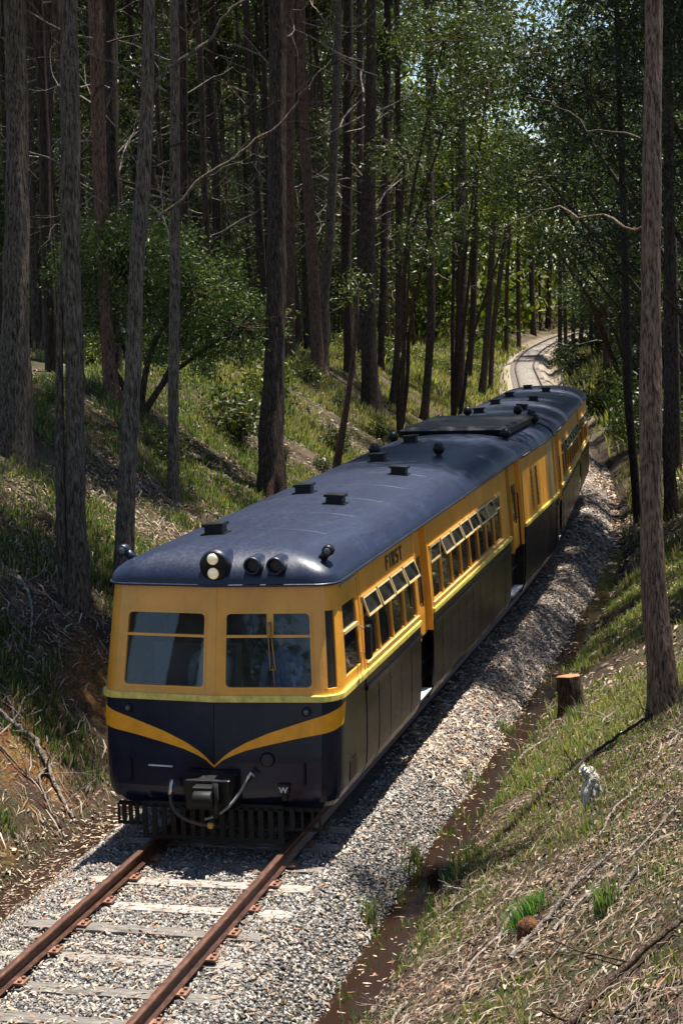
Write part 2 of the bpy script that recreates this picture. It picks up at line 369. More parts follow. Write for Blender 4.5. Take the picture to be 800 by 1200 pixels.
V, F = strip(-2.8, -2.15, -4, 9, -.69); link('ditch_water', np_mesh('ditch_water', V, F, None, True), m, kind='structure')

# ---------------------------------------------------------------- the track
track = thing('railway_track', 'rusty single railway line on grey timber sleepers running under the railcar', 'track')
def rust_material(name, a_, b_, c_, rough):
    m, n, l, b = new_mat(name); v = mapped(n, l, (1, .25, 1)); n1 = noise_node(n, l, 22, 5, .65, v)
    r = ramp(n, [(.3, a_+(1,)), (.55, b_+(1,)), (.75, c_+(1,))]); l.new(n1.outputs[0], r.inputs[0]); l.new(r.outputs[0], b.inputs['Base Color'])
    b.inputs['Roughness'].default_value = rough; b.inputs['Metallic'].default_value = .15; bump(n, l, n1.outputs[0], b, .3, .004); return m
M['rust'] = rust_material('rusted_rail_steel', (.035, .016, .010), (.095, .040, .024), (.19, .09, .055), .5)
M['plate'] = rust_material('rusty_tie_plate', (.09, .04, .024), (.19, .09, .055), (.30, .16, .10), .8)
prof = [(-.07, -.15), (.07, -.15), (.07, -.138), (.012, -.122), (.012, -.042), (.036, -.034), (.036, -.004), (.030, 0), (-.030, 0), (-.036, -.004), (-.036, -.034), (-.012, -.042), (-.012, -.122), (-.07, -.138)]
for sx in (-1, 1):
    Y = np.concatenate([np.arange(-14, 45, .5), np.arange(45, 250, 1.0)]); th = hd(Y); k = len(prof)
    P = np.array(prof)
    x = xc(Y)[:, None] + (sx*.835+P[None, :, 0])*np.cos(th)[:, None]; y = Y[:, None] - (sx*.835+P[None, :, 0])*np.sin(th)[:, None]; z = zc(Y)[:, None] + P[None, :, 1]
    V = np.stack([x, y, z], -1).reshape(-1, 3); i = np.arange(len(Y)-1)[:, None]*k; j = np.arange(k)[None, :]
    F = np.stack([i+j, i+(j+1) % k, i+k+(j+1) % k, i+k+j], -1).reshape(-1, 4)
    link('rail', np_mesh('rail', V, F), M['rust'], track)

m, n, l, b = new_mat('weathered_sleeper_timber')
v = mapped(n, l, (.12, 1, 1)); n1 = noise_node(n, l, 26, 6, .7, v); oi = n.new('ShaderNodeObjectInfo')
r = ramp(n, [(.3, (.06, .05, .042, 1)), (.48, (.24, .21, .18, 1)), (.7, (.46, .42, .36, 1))]); l.new(n1.outputs[0], r.inputs[0])
hs = n.new('ShaderNodeHueSaturation'); mr = n.new('ShaderNodeMapRange'); mr.inputs['To Min'].default_value = .4; mr.inputs['To Max'].default_value = 1.2
l.new(oi.outputs['Random'], mr.inputs['Value']); l.new(mr.outputs[0], hs.inputs['Value']); l.new(r.outputs[0], hs.inputs['Color']); l.new(hs.outputs[0], b.inputs['Base Color'])
b.inputs['Roughness'].default_value = .9; bump(n, l, n1.outputs[0], b, 1.0, .02); M['sleeper'] = m

def sleeper_mesh(seed):
    r_ = random.Random(seed); L = 1.32; W = .115; bm = bmesh.new(); nx = 26; ny_ = 4; vs = {}
    for i in range(nx+1):
        for j in range(ny_+1):
            x = -L + 2*L*i/nx + (r_.uniform(-.03, .03) if i in (0, nx) else 0); y = -W+2*W*j/ny_
            e = .012 if j in (0, ny_) else 0
            vs[i, j] = bm.verts.new((x, y + r_.uniform(-.008, .008), -e - (.012 if i in (0, nx) else 0) + r_.uniform(-.006, .004)))
    for i in range(nx):
        for j in range(ny_): bm.faces.new((vs[i, j], vs[i+1, j], vs[i+1, j+1], vs[i, j+1]))
    ed = [e for e in bm.edges if e.is_boundary]; g = bmesh.ops.extrude_edge_only(bm, edges=ed)
    for v_ in g['geom']:
        if isinstance(v_, bmesh.types.BMVert): v_.co.z = -.14
    bmesh.ops.recalc_face_normals(bm, faces=bm.faces); me = bpy.data.meshes.new('sleeper'); bm.to_mesh(me); bm.free(); return me
slp = [sleeper_mesh(i) for i in range(4)]
pm = MB(); pm.box(-.17, .17, -.085, .085, -.012, .012)
for px, py in ((-.125, -.05), (-.125, .05), (.125, -.05), (.125, .05)): pm.box(px-.016, px+.016, py-.016, py+.016, .011, .034)
plate_me = pm.mesh('tie_plate'); plate_me.materials.append(M['plate'])
SLY = [1.12, .36, -.41, -1.12, -1.92, -2.66, -3.42, -4.3, -5.05, -5.8, -6.5, -7.3, -8.0, -8.8]
for i, y in enumerate(SLY):
    zo = random.uniform(-.02, .004)
    s = link('sleeper', slp[i % 4], M['sleeper'], track); s.location = (random.uniform(-.06, .06), y, -.163+min(zo, 0) - (.018 if i in (4, 6) else 0)); s.rotation_euler = (0, random.uniform(-.006, .006), random.uniform(-.03, .03))
    for sx in (-1, 1):
        p = link('tie_plate', plate_me, None, s); p.location = (sx*.835 - s.location.x, 0, -.152 - s.location.z)
V = []; F = []
Y = 60.0
bx = np.array([(-1,-1,-1),(1,-1,-1),(1,1,-1),(-1,1,-1),(-1,-1,1),(1,-1,1),(1,1,1),(-1,1,1)], float)
bf = np.array([(0,3,2,1),(4,5,6,7),(0,1,5,4),(1,2,6,5),(2,3,7,6),(3,0,4,7)])
while Y < 245:
    c, s_ = math.cos(hd(Y)), math.sin(hd(Y)); q = bx*np.array([1.3, .12, .06])
    V.append(np.stack([xc(Y)+q[:, 0]*c+q[:, 1]*s_, Y-q[:, 0]*s_+q[:, 1]*c, zc(Y)-.215+q[:, 2]], -1)); F.append(bf+8*len(F)); Y += .75
link('far_sleepers', np_mesh('far_sleepers', np.concatenate(V), np.concatenate(F)), M['sleeper'], track, kind='stuff')

# ---------------------------------------------------------------- the railcar set
WZ = [.40, .47, .58, .8, 1.2, 1.72, 3.05]; WW = [1.32, 1.385, 1.43, 1.45, 1.46, 1.46, 1.37]
RKZ = [.40, .5, .7, 1.0, 1.72, 3.05]; RKW = [-.14, -.23, -.27, -.26, -.17, .10]
FB, RC, YV = 1.18, .25, .11
ARC = RC*math.pi/2
A0 = FB + ARC - (YV + RC)                      # a = y + A0 along the sides
ZC_ = 3.02; ROOF_H = .41
def Wd(z): return float(np.interp(z, WZ, WW))
def nose_map(a, z, off=0.0):
    s = 1 if a >= 0 else -1; A = abs(a)
    if A <= FB: x, y = A, YV*A/FB; t = YV/FB; q = math.hypot(1, t); nx, ny_ = t/q, -1/q
    elif A <= FB+ARC:
        ph = (A-FB)/RC; x, y = FB+RC*math.sin(ph), YV+RC*(1-math.cos(ph)); nx, ny_ = math.sin(ph), -math.cos(ph)
    else: x, y = FB+RC, YV+RC+(A-FB-ARC); nx, ny_ = 1, 0
    t = min(1, max(0, (y-.1)/1.1)); fall = 1-t*t*(3-2*t)
    return Vector((s*(x*Wd(z)/1.43 + nx*off), y + float(np.interp(z, RKZ, RKW))*fall + ny_*off, z))
def side_map(sgn):
    return lambda y, z, off=0.0: Vector((sgn*(Wd(z)+off), y, z))
def nose_side(sgn):
    return lambda y, z, off=0.0: nose_map(sgn*(y+A0), z, off)

def patch(mb, mp, a0, a1, z0, z1, o0, o1, da=.5, dz=.16, smooth=True):
    """a solid slab that follows the body surface between offsets o0 (inner) and o1 (outer)"""
    na = max(1, int(math.ceil(abs(a1-a0)/da)))
    f0 = z0 if callable(z0) else (lambda a: z0); f1 = z1 if callable(z1) else (lambda a: z1)
    nz = max(1, int(math.ceil(max(abs(f1(a)-f0(a)) for a in (a0, a1))/dz)))
    vs = []
    for o in (o1, o0):
        for i in range(na+1):
            a = a0+(a1-a0)*i/na
            for j in range(nz+1): vs.append(mp(a, f0(a)+(f1(a)-f0(a))*j/nz, o))
    g = lambda k, i, j: k*(na+1)*(nz+1)+i*(nz+1)+j
    fo = []; fe = []
    for i in range(na):
        for j in range(nz):
            fo.append((g(0,i,j), g(0,i+1,j), g(0,i+1,j+1), g(0,i,j+1))); fo.append((g(1,i,j), g(1,i,j+1), g(1,i+1,j+1), g(1,i+1,j)))
    for i in range(na):
        fe += [(g(0,i,0), g(1,i,0), g(1,i+1,0), g(0,i+1,0)), (g(0,i,nz), g(0,i+1,nz), g(1,i+1,nz), g(1,i,nz))]
    for j in range(nz):
        fe += [(g(0,0,j), g(0,0,j+1), g(1,0,j+1), g(1,0,j)), (g(0,na,j), g(1,na,j), g(1,na,j+1), g(0,na,j+1))]
    b = len(mb.v); mb.v += [tuple(v) for v in vs]
    mb.f += [tuple(b+i for i in f) for f in fo+fe]; mb.sm += [False]*len(fo+fe)

def ring(mb, mp, a0, a1, z0, z1, wd, rad, o0, o1, seg=6):
    """rounded-corner frame round an opening: inner edge rounded, outer edge wd further out"""
    def loop(e, r):
        pts = []
        for cx, cz, st in ((a1+e-r, z1+e-r, 0), (a0-e+r, z1+e-r, 1), (a0-e+r, z0-e+r, 2), (a1+e-r, z0-e+r, 3)):
            for k in range(seg+1):
                t = math.pi/2*(st+k/seg); pts.append((cx+r*math.cos(t), cz+r*math.sin(t)))
        out = []
        for i, p in enumerate(pts):                       # extra points on the straight runs so the frame follows the curve
            q = pts[(i+1) % len(pts)]; d = math.hypot(q[0]-p[0], q[1]-p[1]); m_ = max(1, int(d/.1)) if d > .12 else 1
            out += [(p[0]+(q[0]-p[0])*k/m_, p[1]+(q[1]-p[1])*k/m_) for k in range(m_)]
        return out
    inn = loop(0, rad)
    ctr = ((a0+a1)/2, (z0+z1)/2)
    def grow(p):
        a = a0-wd if p[0] < a0+rad*.3+1e-6 else a1+wd if p[0] > a1-rad*.3-1e-6 else p[0]
        z = z0-wd if p[1] < z0+rad*.3+1e-6 else z1+wd if p[1] > z1-rad*.3-1e-6 else p[1]
        return (a, z)
    outl = [grow(p) for p in inn]; N = len(inn)
    vs = [mp(a, z, o1) for a, z in outl] + [mp(a, z, o1) for a, z in inn] + [mp(a, z, o0) for a, z in inn] + [mp(a, z, o0) for a, z in outl]
    fs = []
    for i in range(N):
        j = (i+1) % N
        for k in range(3): fs.append((k*N+i, k*N+j, (k+1)*N+j, (k+1)*N+i))
    mb.add(vs, fs)

def one(name, mat, parent, mp, *args, bevel=0, **kw):
    mb = MB(); patch(mb, mp, *args, **kw); return mb.build(name, mat, parent, bevel=bevel)

def text_mesh(txt, size, extrude=.002, spacing=1.0):
    cu = bpy.data.curves.new('lettering', 'FONT'); cu.body = txt; cu.size = size; cu.extrude = extrude; cu.space_character = spacing
    cu.align_x = 'CENTER'; cu.offset = .0025
    o = bpy.data.objects.new('tmp', cu); COL.objects.link(o); bpy.context.view_layer.update()
    me = bpy.data.meshes.new_from_object(o.evaluated_get(bpy.context.evaluated_depsgraph_get()))
    bpy.data.objects.remove(o); bpy.data.curves.remove(cu); me.name = 'lettering'; me.materials.clear(); return me

Z_SILL, Z_TOP, Z_SPLIT = 1.84, 2.64, 2.40
hop_cache = {}
def hopper_meshes(w):
    k = round(w, 3)
    if k not in hop_cache:
        h = Z_TOP-Z_SPLIT+.015; t = .028; mb = MB()
        mb.box(-.012, .012, -w/2, w/2, -h, -h+t); mb.box(-.012, .012, -w/2, w/2, -t, 0)
        mb.box(-.012, .012, -w/2, -w/2+t*.8, -h+t, -t); mb.box(-.012, .012, w/2-t*.8, w/2, -h+t, -t)
        f_ = mb.mesh('hopper_sash'); f_.materials.append(M['cream'])
        mb = MB(); mb.box(-.003, .003, -w/2+t*.8, w/2-t*.8, -h+t, -t); p_ = mb.mesh('pane'); p_.materials.append(M['glass'])
        hop_cache[k] = (f_, p_)
    return hop_cache[k]

def window_bay(car, mp, sgn, y0, y1, open_deg, blind=False):
    """one side window: fixed lower sash with its pane, and a top-hung hopper"""
    mb = MB(); t = .02
    patch(mb, mp, y0, y1, Z_SILL, Z_SILL+t, -.045, -.012); patch(mb, mp, y0, y1, Z_SPLIT-t, Z_SPLIT, -.045, -.012)
    patch(mb, mp, y0, y0+t, Z_SILL+t, Z_SPLIT-t, -.045, -.012); patch(mb, mp, y1-t, y1, Z_SILL+t, Z_SPLIT-t, -.045, -.012)
    wdw = mb.build('window', M['gold_dark'], car)
    one('pane', M['glass'], wdw, mp, y0+t, y1-t, Z_SILL+t, Z_SPLIT-t, -.034, -.028)
    if blind: one('blind', M['curtain'], wdw, mp, y0+.03, y1-.03, Z_SILL+.03, Z_SPLIT-.03, -.07, -.06)
    fm, pm_ = hopper_meshes(y1-y0-.006)
    h = link('hopper_window', fm, None, car); h.location = mp((y0+y1)/2, Z_TOP-.004, .006); h.rotation_euler = (0, -sgn*math.radians(open_deg), 0)
    link('pane', pm_, None, h)

def panel_row(car, mp, y0, y1, pitch, z0, z1, mat, name='side_panel', o0=-.03, o1=0.0, gap=.018):
    k = max(1, round((y1-y0)/pitch)); w = (y1-y0)/k
    for i in range(k):
        one(name, mat, car, mp, y0+i*w+gap/2, y0+(i+1)*w-gap/2, z0, z1, o0, o1 + random.uniform(-.003, .003), bevel=.006)

def car_side(car, mp, sgn, y0, y1, groups, doors, panel=.62):
    """upper yellow works, waist rails and lower panelling of one visible side"""
    solid = []
    for (gy, nb, pit, opens, blinds) in groups:
        ge = gy+nb*pit
        for i in range(nb):
            a, b_ = gy+i*pit, gy+(i+1)*pit
            one('header_panel', M['yellow'], car, mp, a+.003, b_-.003, Z_TOP+.012, ZC_, -.03, 0.0, bevel=.005)
            window_bay(car, mp, sgn, a+.032, b_-.032, opens[i], i in blinds)
        for i in range(nb+1):
            c = gy+i*pit; one('window_pillar', M['yellow'], car, mp, c-.030, c+.030, Z_SILL-.002, Z_TOP+.010, -.05, .004, bevel=.004)
        one('window_head', M['gold_dark'], car, mp, gy-.03, ge+.03, Z_TOP-.002, Z_TOP+.012, -.05, .016)
        one('window_sill', M['yellow'], car, mp, gy-.03, ge+.03, 1.765, Z_SILL, -.05, .002)
        one('sill_bead', M['cream'], car, mp, gy-.03, ge+.03, Z_SILL-.022, Z_SILL-.004, -.04, .022)
        solid.append((gy-.033, ge+.033))
    cuts = sorted(solid + [(d0, d1) for d0, d1 in doors]); c = y0
    for s0, s1 in cuts + [(y1, y1)]:
        if s0-c > .03:
            kk = max(1, round((s0-c)/.55)); w = (s0-c)/kk
            for i in range(kk): one('upper_panel', M['yellow'], car, mp, c+i*w+.003, c+(i+1)*w-.003, 1.765, ZC_, -.04, 0.0, bevel=.005)
        c = max(c, s1)
    c = y0
    for d0, d1 in list(sorted(doors)) + [(y1, y1)]:
        if d0-c > .1:
            one('waist_rail', M['stripe'], car, mp, c, d0, 1.685, 1.763, -.03, .034, bevel=.014)
            one('belt_panel', M['navy_side'], car, mp, c, d0, 1.565, 1.684, -.03, 0.0)
            one('belt_rail', M['navy_side'], car, mp, c, d0, 1.50, 1.564, -.03, .022, bevel=.008)
            panel_row(car, mp, c, d0, panel, .44, 1.498, M['navy_side'])
        c = d1

def plain_side(car, mp, y0, y1, groups):
    """far side, seen only through the windows: walls with the window openings left out"""
    mb = MB(); patch(mb, mp, y0, y1, .44, Z_SILL, -.03, 0, da=2.0); patch(mb, mp, y0, y1, Z_TOP, ZC_, -.03, 0, da=2.0)
    c = y0; ps = []
    for (gy, nb, pit, *_) in groups:
        ps.append((c, gy+.03)); ps += [(gy+i*pit-.03, gy+i*pit+.03) for i in range(1, nb)]; c = gy+nb*pit-.03
    ps.append((c, y1))
    for a, b_ in ps: patch(mb, mp, a, b_, Z_SILL, Z_TOP, -.03, 0, da=2.0)
    o = mb.build('side_wall', M['navy_side'], car); o.data.materials.clear(); o.data.materials.append(M['navy_side']); o.data.materials.append(M['yellow'])
    for p in o.data.polygons: p.material_index = 1 if p.center.z > 1.75 else 0
    mb = MB()
    for (gy, nb, pit, *_) in groups: patch(mb, mp, gy+.03, gy+nb*pit-.03, Z_SILL, Z_TOP, -.022, -.016, da=2.0)
    mb.build('pane', M['glass'], o)

def roof_z(x): return ZC_ + ROOF_H*math.sqrt(max(0, 1-min(1, abs(x)/1.39)**2.6))
def roof_shell(car, L, nose):
    y0 = 0.0
    if nose:
        aa = [0.0]; st = [.1]*0
        k = 26
        aa = [(FB+ARC)*i/k for i in range(k+1)]; y = YV+RC
        while y < L-.2: y += .22 if y < 1.6 else .55; aa.append(min(y, L)+A0)
        if aa[-1] < L+A0: aa.append(L+A0)
        A = [-a for a in aa[:0:-1]]+aa
        B = [nose_map(a, ZC_, .045) for a in A]; spine = lambda p: Vector((0, max(p.y, .95), 0))
    else:
        ysn = [L*i/max(2, int(L/.6)) for i in range(max(2, int(L/.6))+1)]
        B = [Vector((-1.405, y, ZC_)) for y in ysn[::-1]] + [Vector((1.405, y, ZC_)) for y in ysn]; spine = lambda p: Vector((0, p.y, 0))
    T = [0, .012, .03, .06, .1, .15, .21, .28, .36, .45, .55, .66, .78, .9, 1.0]
    vs = []
    for p in B:
        s = spine(p)
        for t in T:
            z = ZC_ + ROOF_H*math.sqrt(max(0, 1-(1-t)**2.6)); vs.append((p.x+(s.x-p.x)*t, p.y+(s.y-p.y)*t, z))
    n_ = len(T); fs = []; nb = len(B)
    for i in range(nb-1):
        if not nose and i == nb//2-1: continue
        for j in range(n_-1): fs.append((i*n_+j, (i+1)*n_+j, (i+1)*n_+j+1, i*n_+j+1))
    mb = MB(); mb.add(vs, fs, True)
    o = mb.build('roof', M['roof'], car)
    bm = bmesh.new(); bm.from_mesh(o.data); bmesh.ops.remove_doubles(bm, verts=bm.verts, dist=.0005); bmesh.ops.recalc_face_normals(bm, faces=bm.faces)
    bm.to_mesh(o.data); bm.free()
    # gutter along the eaves
    mb = MB()
    if nose: mb.tube([(p.x, p.y, ZC_-.004) for p in B], .017, 6)
    else:
        mb.tube([(1.41, 0, ZC_-.004), (1.41, L, ZC_-.004)], .017, 6); mb.tube([(-1.41, 0, ZC_-.004), (-1.41, L, ZC_-.004)], .017, 6)
    mb.build('gutter', M['roof'], o)
    # laps of the roof sheeting
    y = 1.9
    while y < L-.4:
        mb = MB(); mb.tube([(x, y, roof_z(x)-.002) for x in np.linspace(-1.3, 1.3, 31)], .006, 5); mb.build('roof_seam', M['roof'], o); y += 1.55
    # end walls
    for ye in ([L-.04] if nose else [.04, L-.04]):
        pr = [(-Wd(z)+.01, z) for z in np.linspace(.45, ZC_, 12)] + [(x, roof_z(x)-.006) for x in np.linspace(-1.3, 1.3, 21)] + [(Wd(z)-.01, z) for z in np.linspace(ZC_, .45, 12)]
        mb = MB(); k = len(pr); mb.add([(x, ye-.03, z) for x, z in pr]+[(x, ye+.03, z) for x, z in pr],
            [tuple(range(k)), tuple(range(2*k-1, k-1, -1))]+[(i, (i+1) % k, k+(i+1) % k, k+i) for i in range(k)])
        mb.build('end_wall', M['black'], car)
    return o

vb = MB(); vb.box(-.16, .16, -.14, .14, -.03, .015); vb.box(-.115, .115, -.10, .10, .01, .10); vb.box(-.14, .14, -.125, .125, .10, .135)
vent_me = vb.mesh('roof_vent'); vent_me.materials.append(M['black'])
bb = MB(); bb.tube([(0, 0, -.03), (0, 0, .06)], .05, 12); bb.ball((0, 0, .13), .105)
ball_me = bb.mesh('ball_vent'); ball_me.materials.append(M['black'])
def put_vent(car, roof, me, x, y):
    o = link(me.name.split('.')[0], me, None, roof); o.location = (x, y, roof_z(x)-.002)
    if me is vent_me: o.rotation_euler = (0, math.atan2(roof_z(x-.05)-roof_z(x+.05), .1), 0)

def eyebrow(car, roof, y, r=.26):
    mb = MB(); pts = [(1.395-.10*math.sin(t), y-r*math.cos(t), ZC_-.02+r*.62*math.sin(t)) for t in np.linspace(0, math.pi, 15)]
    mb.tube(pts, .022, 6)
    c = len(mb.v); mb.add([(p[0]-.015, p[1], p[2]) for p in pts], [tuple(range(len(pts)))]); mb.build('door_hood', M['black'], roof)

def running_gear(car, L, bogies):
    mb = MB(); mb.box(-1.22, 1.22, .35, L-.1, .62, .94)
    uf = mb.build('underframe', M['frame_black'], car)
    mb = MB(); mb.box(-1.30, 1.30, .40, L-.08, .945, .985); mb.build('floor', M['seat'], car)
    for by in bogies:
        mb = MB()
        for sx in (-1, 1):
            mb.box(sx*1.0-.05, sx*1.0+.05, by-1.25, by+1.25, .42, .60)
            for wy in (-.85, .85): mb.box(sx*1.0-.09, sx*1.0+.09, by+wy-.13, by+wy+.13, .30, .56)
        mb.box(-.95, .95, by-.15, by+.15, .44, .60)
        bg = mb.build('bogie', M['frame_black'], car)
        for wy in (-.85, .85):
            for sx in (-1, 1):
                mb = MB(); mb.lathe([(.08, -.07), (.41, -.07), (.43, -.05), (.435, -.03), (.405, -.025), (.40, .06), (.36, .065), (.34, .03), (.12, .03), (.10, .08), (.02, .085)] if sx > 0 else
                                    [(.02, -.085), (.10, -.08), (.12, -.03), (.34, -.03), (.36, -.065), (.40, -.06), (.405, .025), (.435, .03), (.43, .05), (.41, .07), (.08, .07)], (sx*.835, by+wy, .40), 'x', 28)
                mb.build('wheel', M['frame_black'], bg)
            mb = MB(); mb.tube([(-.8, by+wy, .40), (.8, by+wy, .40)], .07, 12); mb.build('axle', M['frame_black'], bg)

def doorway(car, mp, sgn, d0, d1, upper=True, low=1.42):
    """set-back door: ochre above the step well, black below, with its own frame and handle"""
    rec = -.085
    dr = one('door', M['gold_dark'] if not upper else M['yellow'], car, mp, d0+.05, d1-.05, low, ZC_-.01, rec-.04, rec, bevel=.006)
    one('door_pane', M['glass'], dr, mp, d0+.18, d1-.18, 1.9, 2.55, rec+.001, rec+.006)
    one('door_jamb', M['yellow'], car, mp, d0, d0+.055, low+.03, ZC_, rec-.03, .003, bevel=.005)
    one('door_jamb', M['yellow'], car, mp, d1-.055, d1, low+.03, ZC_, rec-.03, .003, bevel=.005)
    one('step_well', M['black'], car, mp, d0+.01, d1-.01, .50, low-.002, -.20, -.17)
    one('step_tread', M['white'], car, mp, d0+.05, d1-.03, .56, .60, -.17, -.015)
    mb = MB(); mb.tube([mp(d0+.02, 1.95, .03), mp(d0+.02, 1.95, .06), mp(d0+.02, 2.5, .06), mp(d0+.02, 2.5, .03)], .012, 6); mb.build('handrail', M['black'], car)

# ---- leading carriage ------------------------------------------------------
L1 = 14.3
car = thing('railcar_carriage', 'leading gold and navy railcar carriage with chevron nose and FIRST lettering', 'railcar', group='cars of the gold and navy railcar set')
R_, L_ = nose_side(1), nose_side(-1)
NB = FB+ARC
# nose, lower half: two halves meeting on the centre line
for s in (-1, 1): one('nose_panel', M['navy'], car, nose_map, s*.003, s*(NB+.22), .43, 1.684, -.03, 0, da=.07, dz=.08)
one('waist_rail', M['stripe'], car, nose_map, -(NB+.05), NB+.05, 1.685, 1.763, -.02, .034, da=.07, bevel=.012)
ct = lambda a: float(np.interp(abs(a), [0, .1, .2, .37, .63, .96, 1.38, 1.66], [.95, 1.045, 1.12, 1.215, 1.325, 1.435, 1.57, 1.64]))
cb = lambda a: float(np.interp(abs(a), [0, .1, .2, .37, .63, .96, 1.38, 1.58, 1.66], [.925, 1.01, 1.06, 1.125, 1.19, 1.265, 1.345, 1.40, 1.60]))
mb = MB()
for s in (-1, 1): patch(mb, nose_map, 0, s*1.66, cb, ct, .0005, .004, da=.035)
mb.build('chevron', M['orange'], car)
# nose, upper half with the two windscreens
WA0, WA1, WZ0, WZ1 = .135, 1.135, 1.85, 2.69
mb = MB()
patch(mb, nose_map, -(NB+.03), NB+.03, 1.764, WZ0-.02, -.04, 0, da=.07); patch(mb, nose_map, -(NB+.03), NB+.03, WZ1+.02, ZC_, -.04, 0, da=.07)
patch(mb, nose_map, -WA0+.02, WA0-.02, WZ0-.02, WZ1+.02, -.04, 0, da=.07)
patch(mb, nose_map, WA1+.02, 1.32, WZ0-.02, WZ1+.02, -.04, 0, da=.05); patch(mb, nose_map, -(NB+.03), -WA1-.02, WZ0-.02, WZ1+.02, -.04, 0, da=.05)
patch(mb, nose_map, 1.45, NB+.03, WZ0-.02, WZ1+.02, -.04, 0, da=.05)
cf = mb.build('cab_front', M['yellow'], car)
one('centre_bead', M['yellow'], cf, nose_map, -.012, .012, 1.764, ZC_-.01, 0, .009, bevel=.003)
one('corner_window', M['glass'], cf, nose_map, 1.31, 1.46, WZ0-.03, WZ1+.03, -.03, -.022, da=.04)
for s in (-1, 1):
    a0, a1 = (WA0, WA1) if s > 0 else (-WA1, -WA0)
    mb = MB(); ring(mb, nose_map, a0, a1, WZ0, WZ1, .024, .055, -.045, .007)
    fr = mb.build('windscreen_frame', M['yellow'], cf)
    one('pane', M['glass'], fr, nose_map, a0-.015, a1+.015, WZ0-.015, WZ1+.015, -.034, -.027, da=.2)
    one('glazing_bar', M['yellow'], fr, nose_map, a0, a1, 2.415, 2.445, -.026, -.002, da=.15)
    if s > 0: one('glazing_bar', M['yellow'], fr, nose_map, .62, .70, 2.446, WZ1, -.026, -.002, da=.15)
# wiper on the driver's windscreen
mb = MB(); p = [nose_map(.66, z, .03) for z in (2.60, 2.44)]; mb.tube(p, .022, 8)
mb.tube([nose_map(.645, 2.50, .045), nose_map(.665, 2.06, .04)], .008, 6); mb.tube([nose_map(.675, 2.50, .045), nose_map(.725, 2.06, .04)], .008, 6)
mb.tube([nose_map(.655, 2.06, .04), nose_map(.735, 2.06, .04)], .009, 6); mb.tube([nose_map(.69, 2.10, .02), nose_map(.71, 1.87, .012)], .007, 6)
mb.build('wiper', M['brass'], cf)
roof = roof_shell(car, L1, True)
eyebrow(car, roof, 5.1); eyebrow(car, roof, 13.3)
for x, y in ((-.45, 1.55), (-.42, 5.65), (.36, 4.40), (-.30, 9.9), (.47, 8.0), (-.45, 13.2)): put_vent(car, roof, vent_me, x, y)
for x, y in ((-.55, 10.7), (.55, 10.8)): put_vent(car, roof, ball_me, x, y)
# headlamp cowl with two lamps
mb = MB(); mb.lathe([(.165, -.05), (.185, -.02), (.185, .06), (.17, .35), (.12, .62), (.03, .75)], (0, .10, 3.255), 'y', 32); hl = mb.build('headlamp_cowl', M['roof'], roof)
mb = MB(); mb.lathe([(.02, -.062), (.155, -.062), (.172, -.05), (.172, -.03)], (0, .10, 3.255), 'y', 32); mb.build('lamp_plate', M['black'], hl)
for z in (3.335, 3.165):
    mb = MB(); mb.lathe([(.004, -.098), (.045, -.092), (.058, -.08), (.068, -.062), (.068, -.05)], (-.01, .10, z), 'y', 22); mb.build('headlamp', M['lamp'], hl)
for x in (.46, .735):
    mb = MB(); mb.lathe([(.105, .32), (.105, .02), (.098, 0), (.085, 0), (.078, .02), (.07, .25), (.02, .26)], (x, .03, 3.255), 'y', 24); mb.build('horn_port', M['roof'], roof)
    mb = MB(); mb.lathe([(.07, .0), (.069, .01), (.02, .011)], (x, .10, 3.255), 'y', 20); mb.build('horn_mouth', M['lettering'], roof)
for s in (-1, 1):
    mb = MB(); mb.lathe([(.05, -.01), (.066, .0), (.068, .10), (.05, .16), (.02, .19)], (s*1.27, .42, 3.375), 'y', 20); mb.tube([(s*1.25, .50, 3.36), (s*1.16, .54, 3.24)], [.045, .06], 8)
    ml = mb.build('marker_lamp', M['black'] if s > 0 else M['roof'], roof)
    mb = MB(); mb.lathe([(.004, -.022), (.03, -.018), (.045, -.008), (.045, .002)], (s*1.27, .42, 3.375), 'y', 16); mb.build('lens', M['lens'], ml)
    c = nose_map(s*1.07, 1.575, .0); mb = MB(); mb.lathe([(.055, .01), (.058, -.02), (.048, -.035), (.03, -.036)], c, 'y', 18); mk = mb.build('marker_lamp', M['black'], car)
    mb = MB(); mb.lathe([(.03, -.03), (.026, -.045), (.004, -.05)], c, 'y', 14); mb.build('lens', M['lens'], mk)
    mb = MB(); q = [nose_map(s*1.05, z, o) for z, o in ((.98, -.005), (.97, .04), (.74, .04), (.73, -.005))]; mb.tube(q, .013, 8); mb.build('grab_handle', M['black'], car)
mb = MB(); patch(mb, nose_map, -.82, -.52, .905, .92, 0, .018, da=.15); mb.build('foot_step', M['white'], car)
mb = MB(); c = nose_map(.82, .70, 0); mb.box(c.x-.075, c.x+.075, c.y-.05, c.y+.02, .72, .745); mb.box(c.x-.06, c.x+.06, c.y-.035, c.y+.02, .62, .72); mb.box(c.x-.03, c.x+.03, c.y-.045, c.y+.02, .545, .62)
lt = mb.build('lamp_bracket', M['black'], car, bevel=.006)
o = link('letter', text_mesh('W', .10), M['white'], lt); o.location = (c.x-.01, c.y-.038, .64); o.rotation_euler = (math.pi/2, 0, 0)
mb = MB(); mb.tube([nose_map(.62, 1.02, .0), nose_map(.62, 1.02, .03)], [.09, .07], 18); mb.build('filler_cap', M['navy'], car)
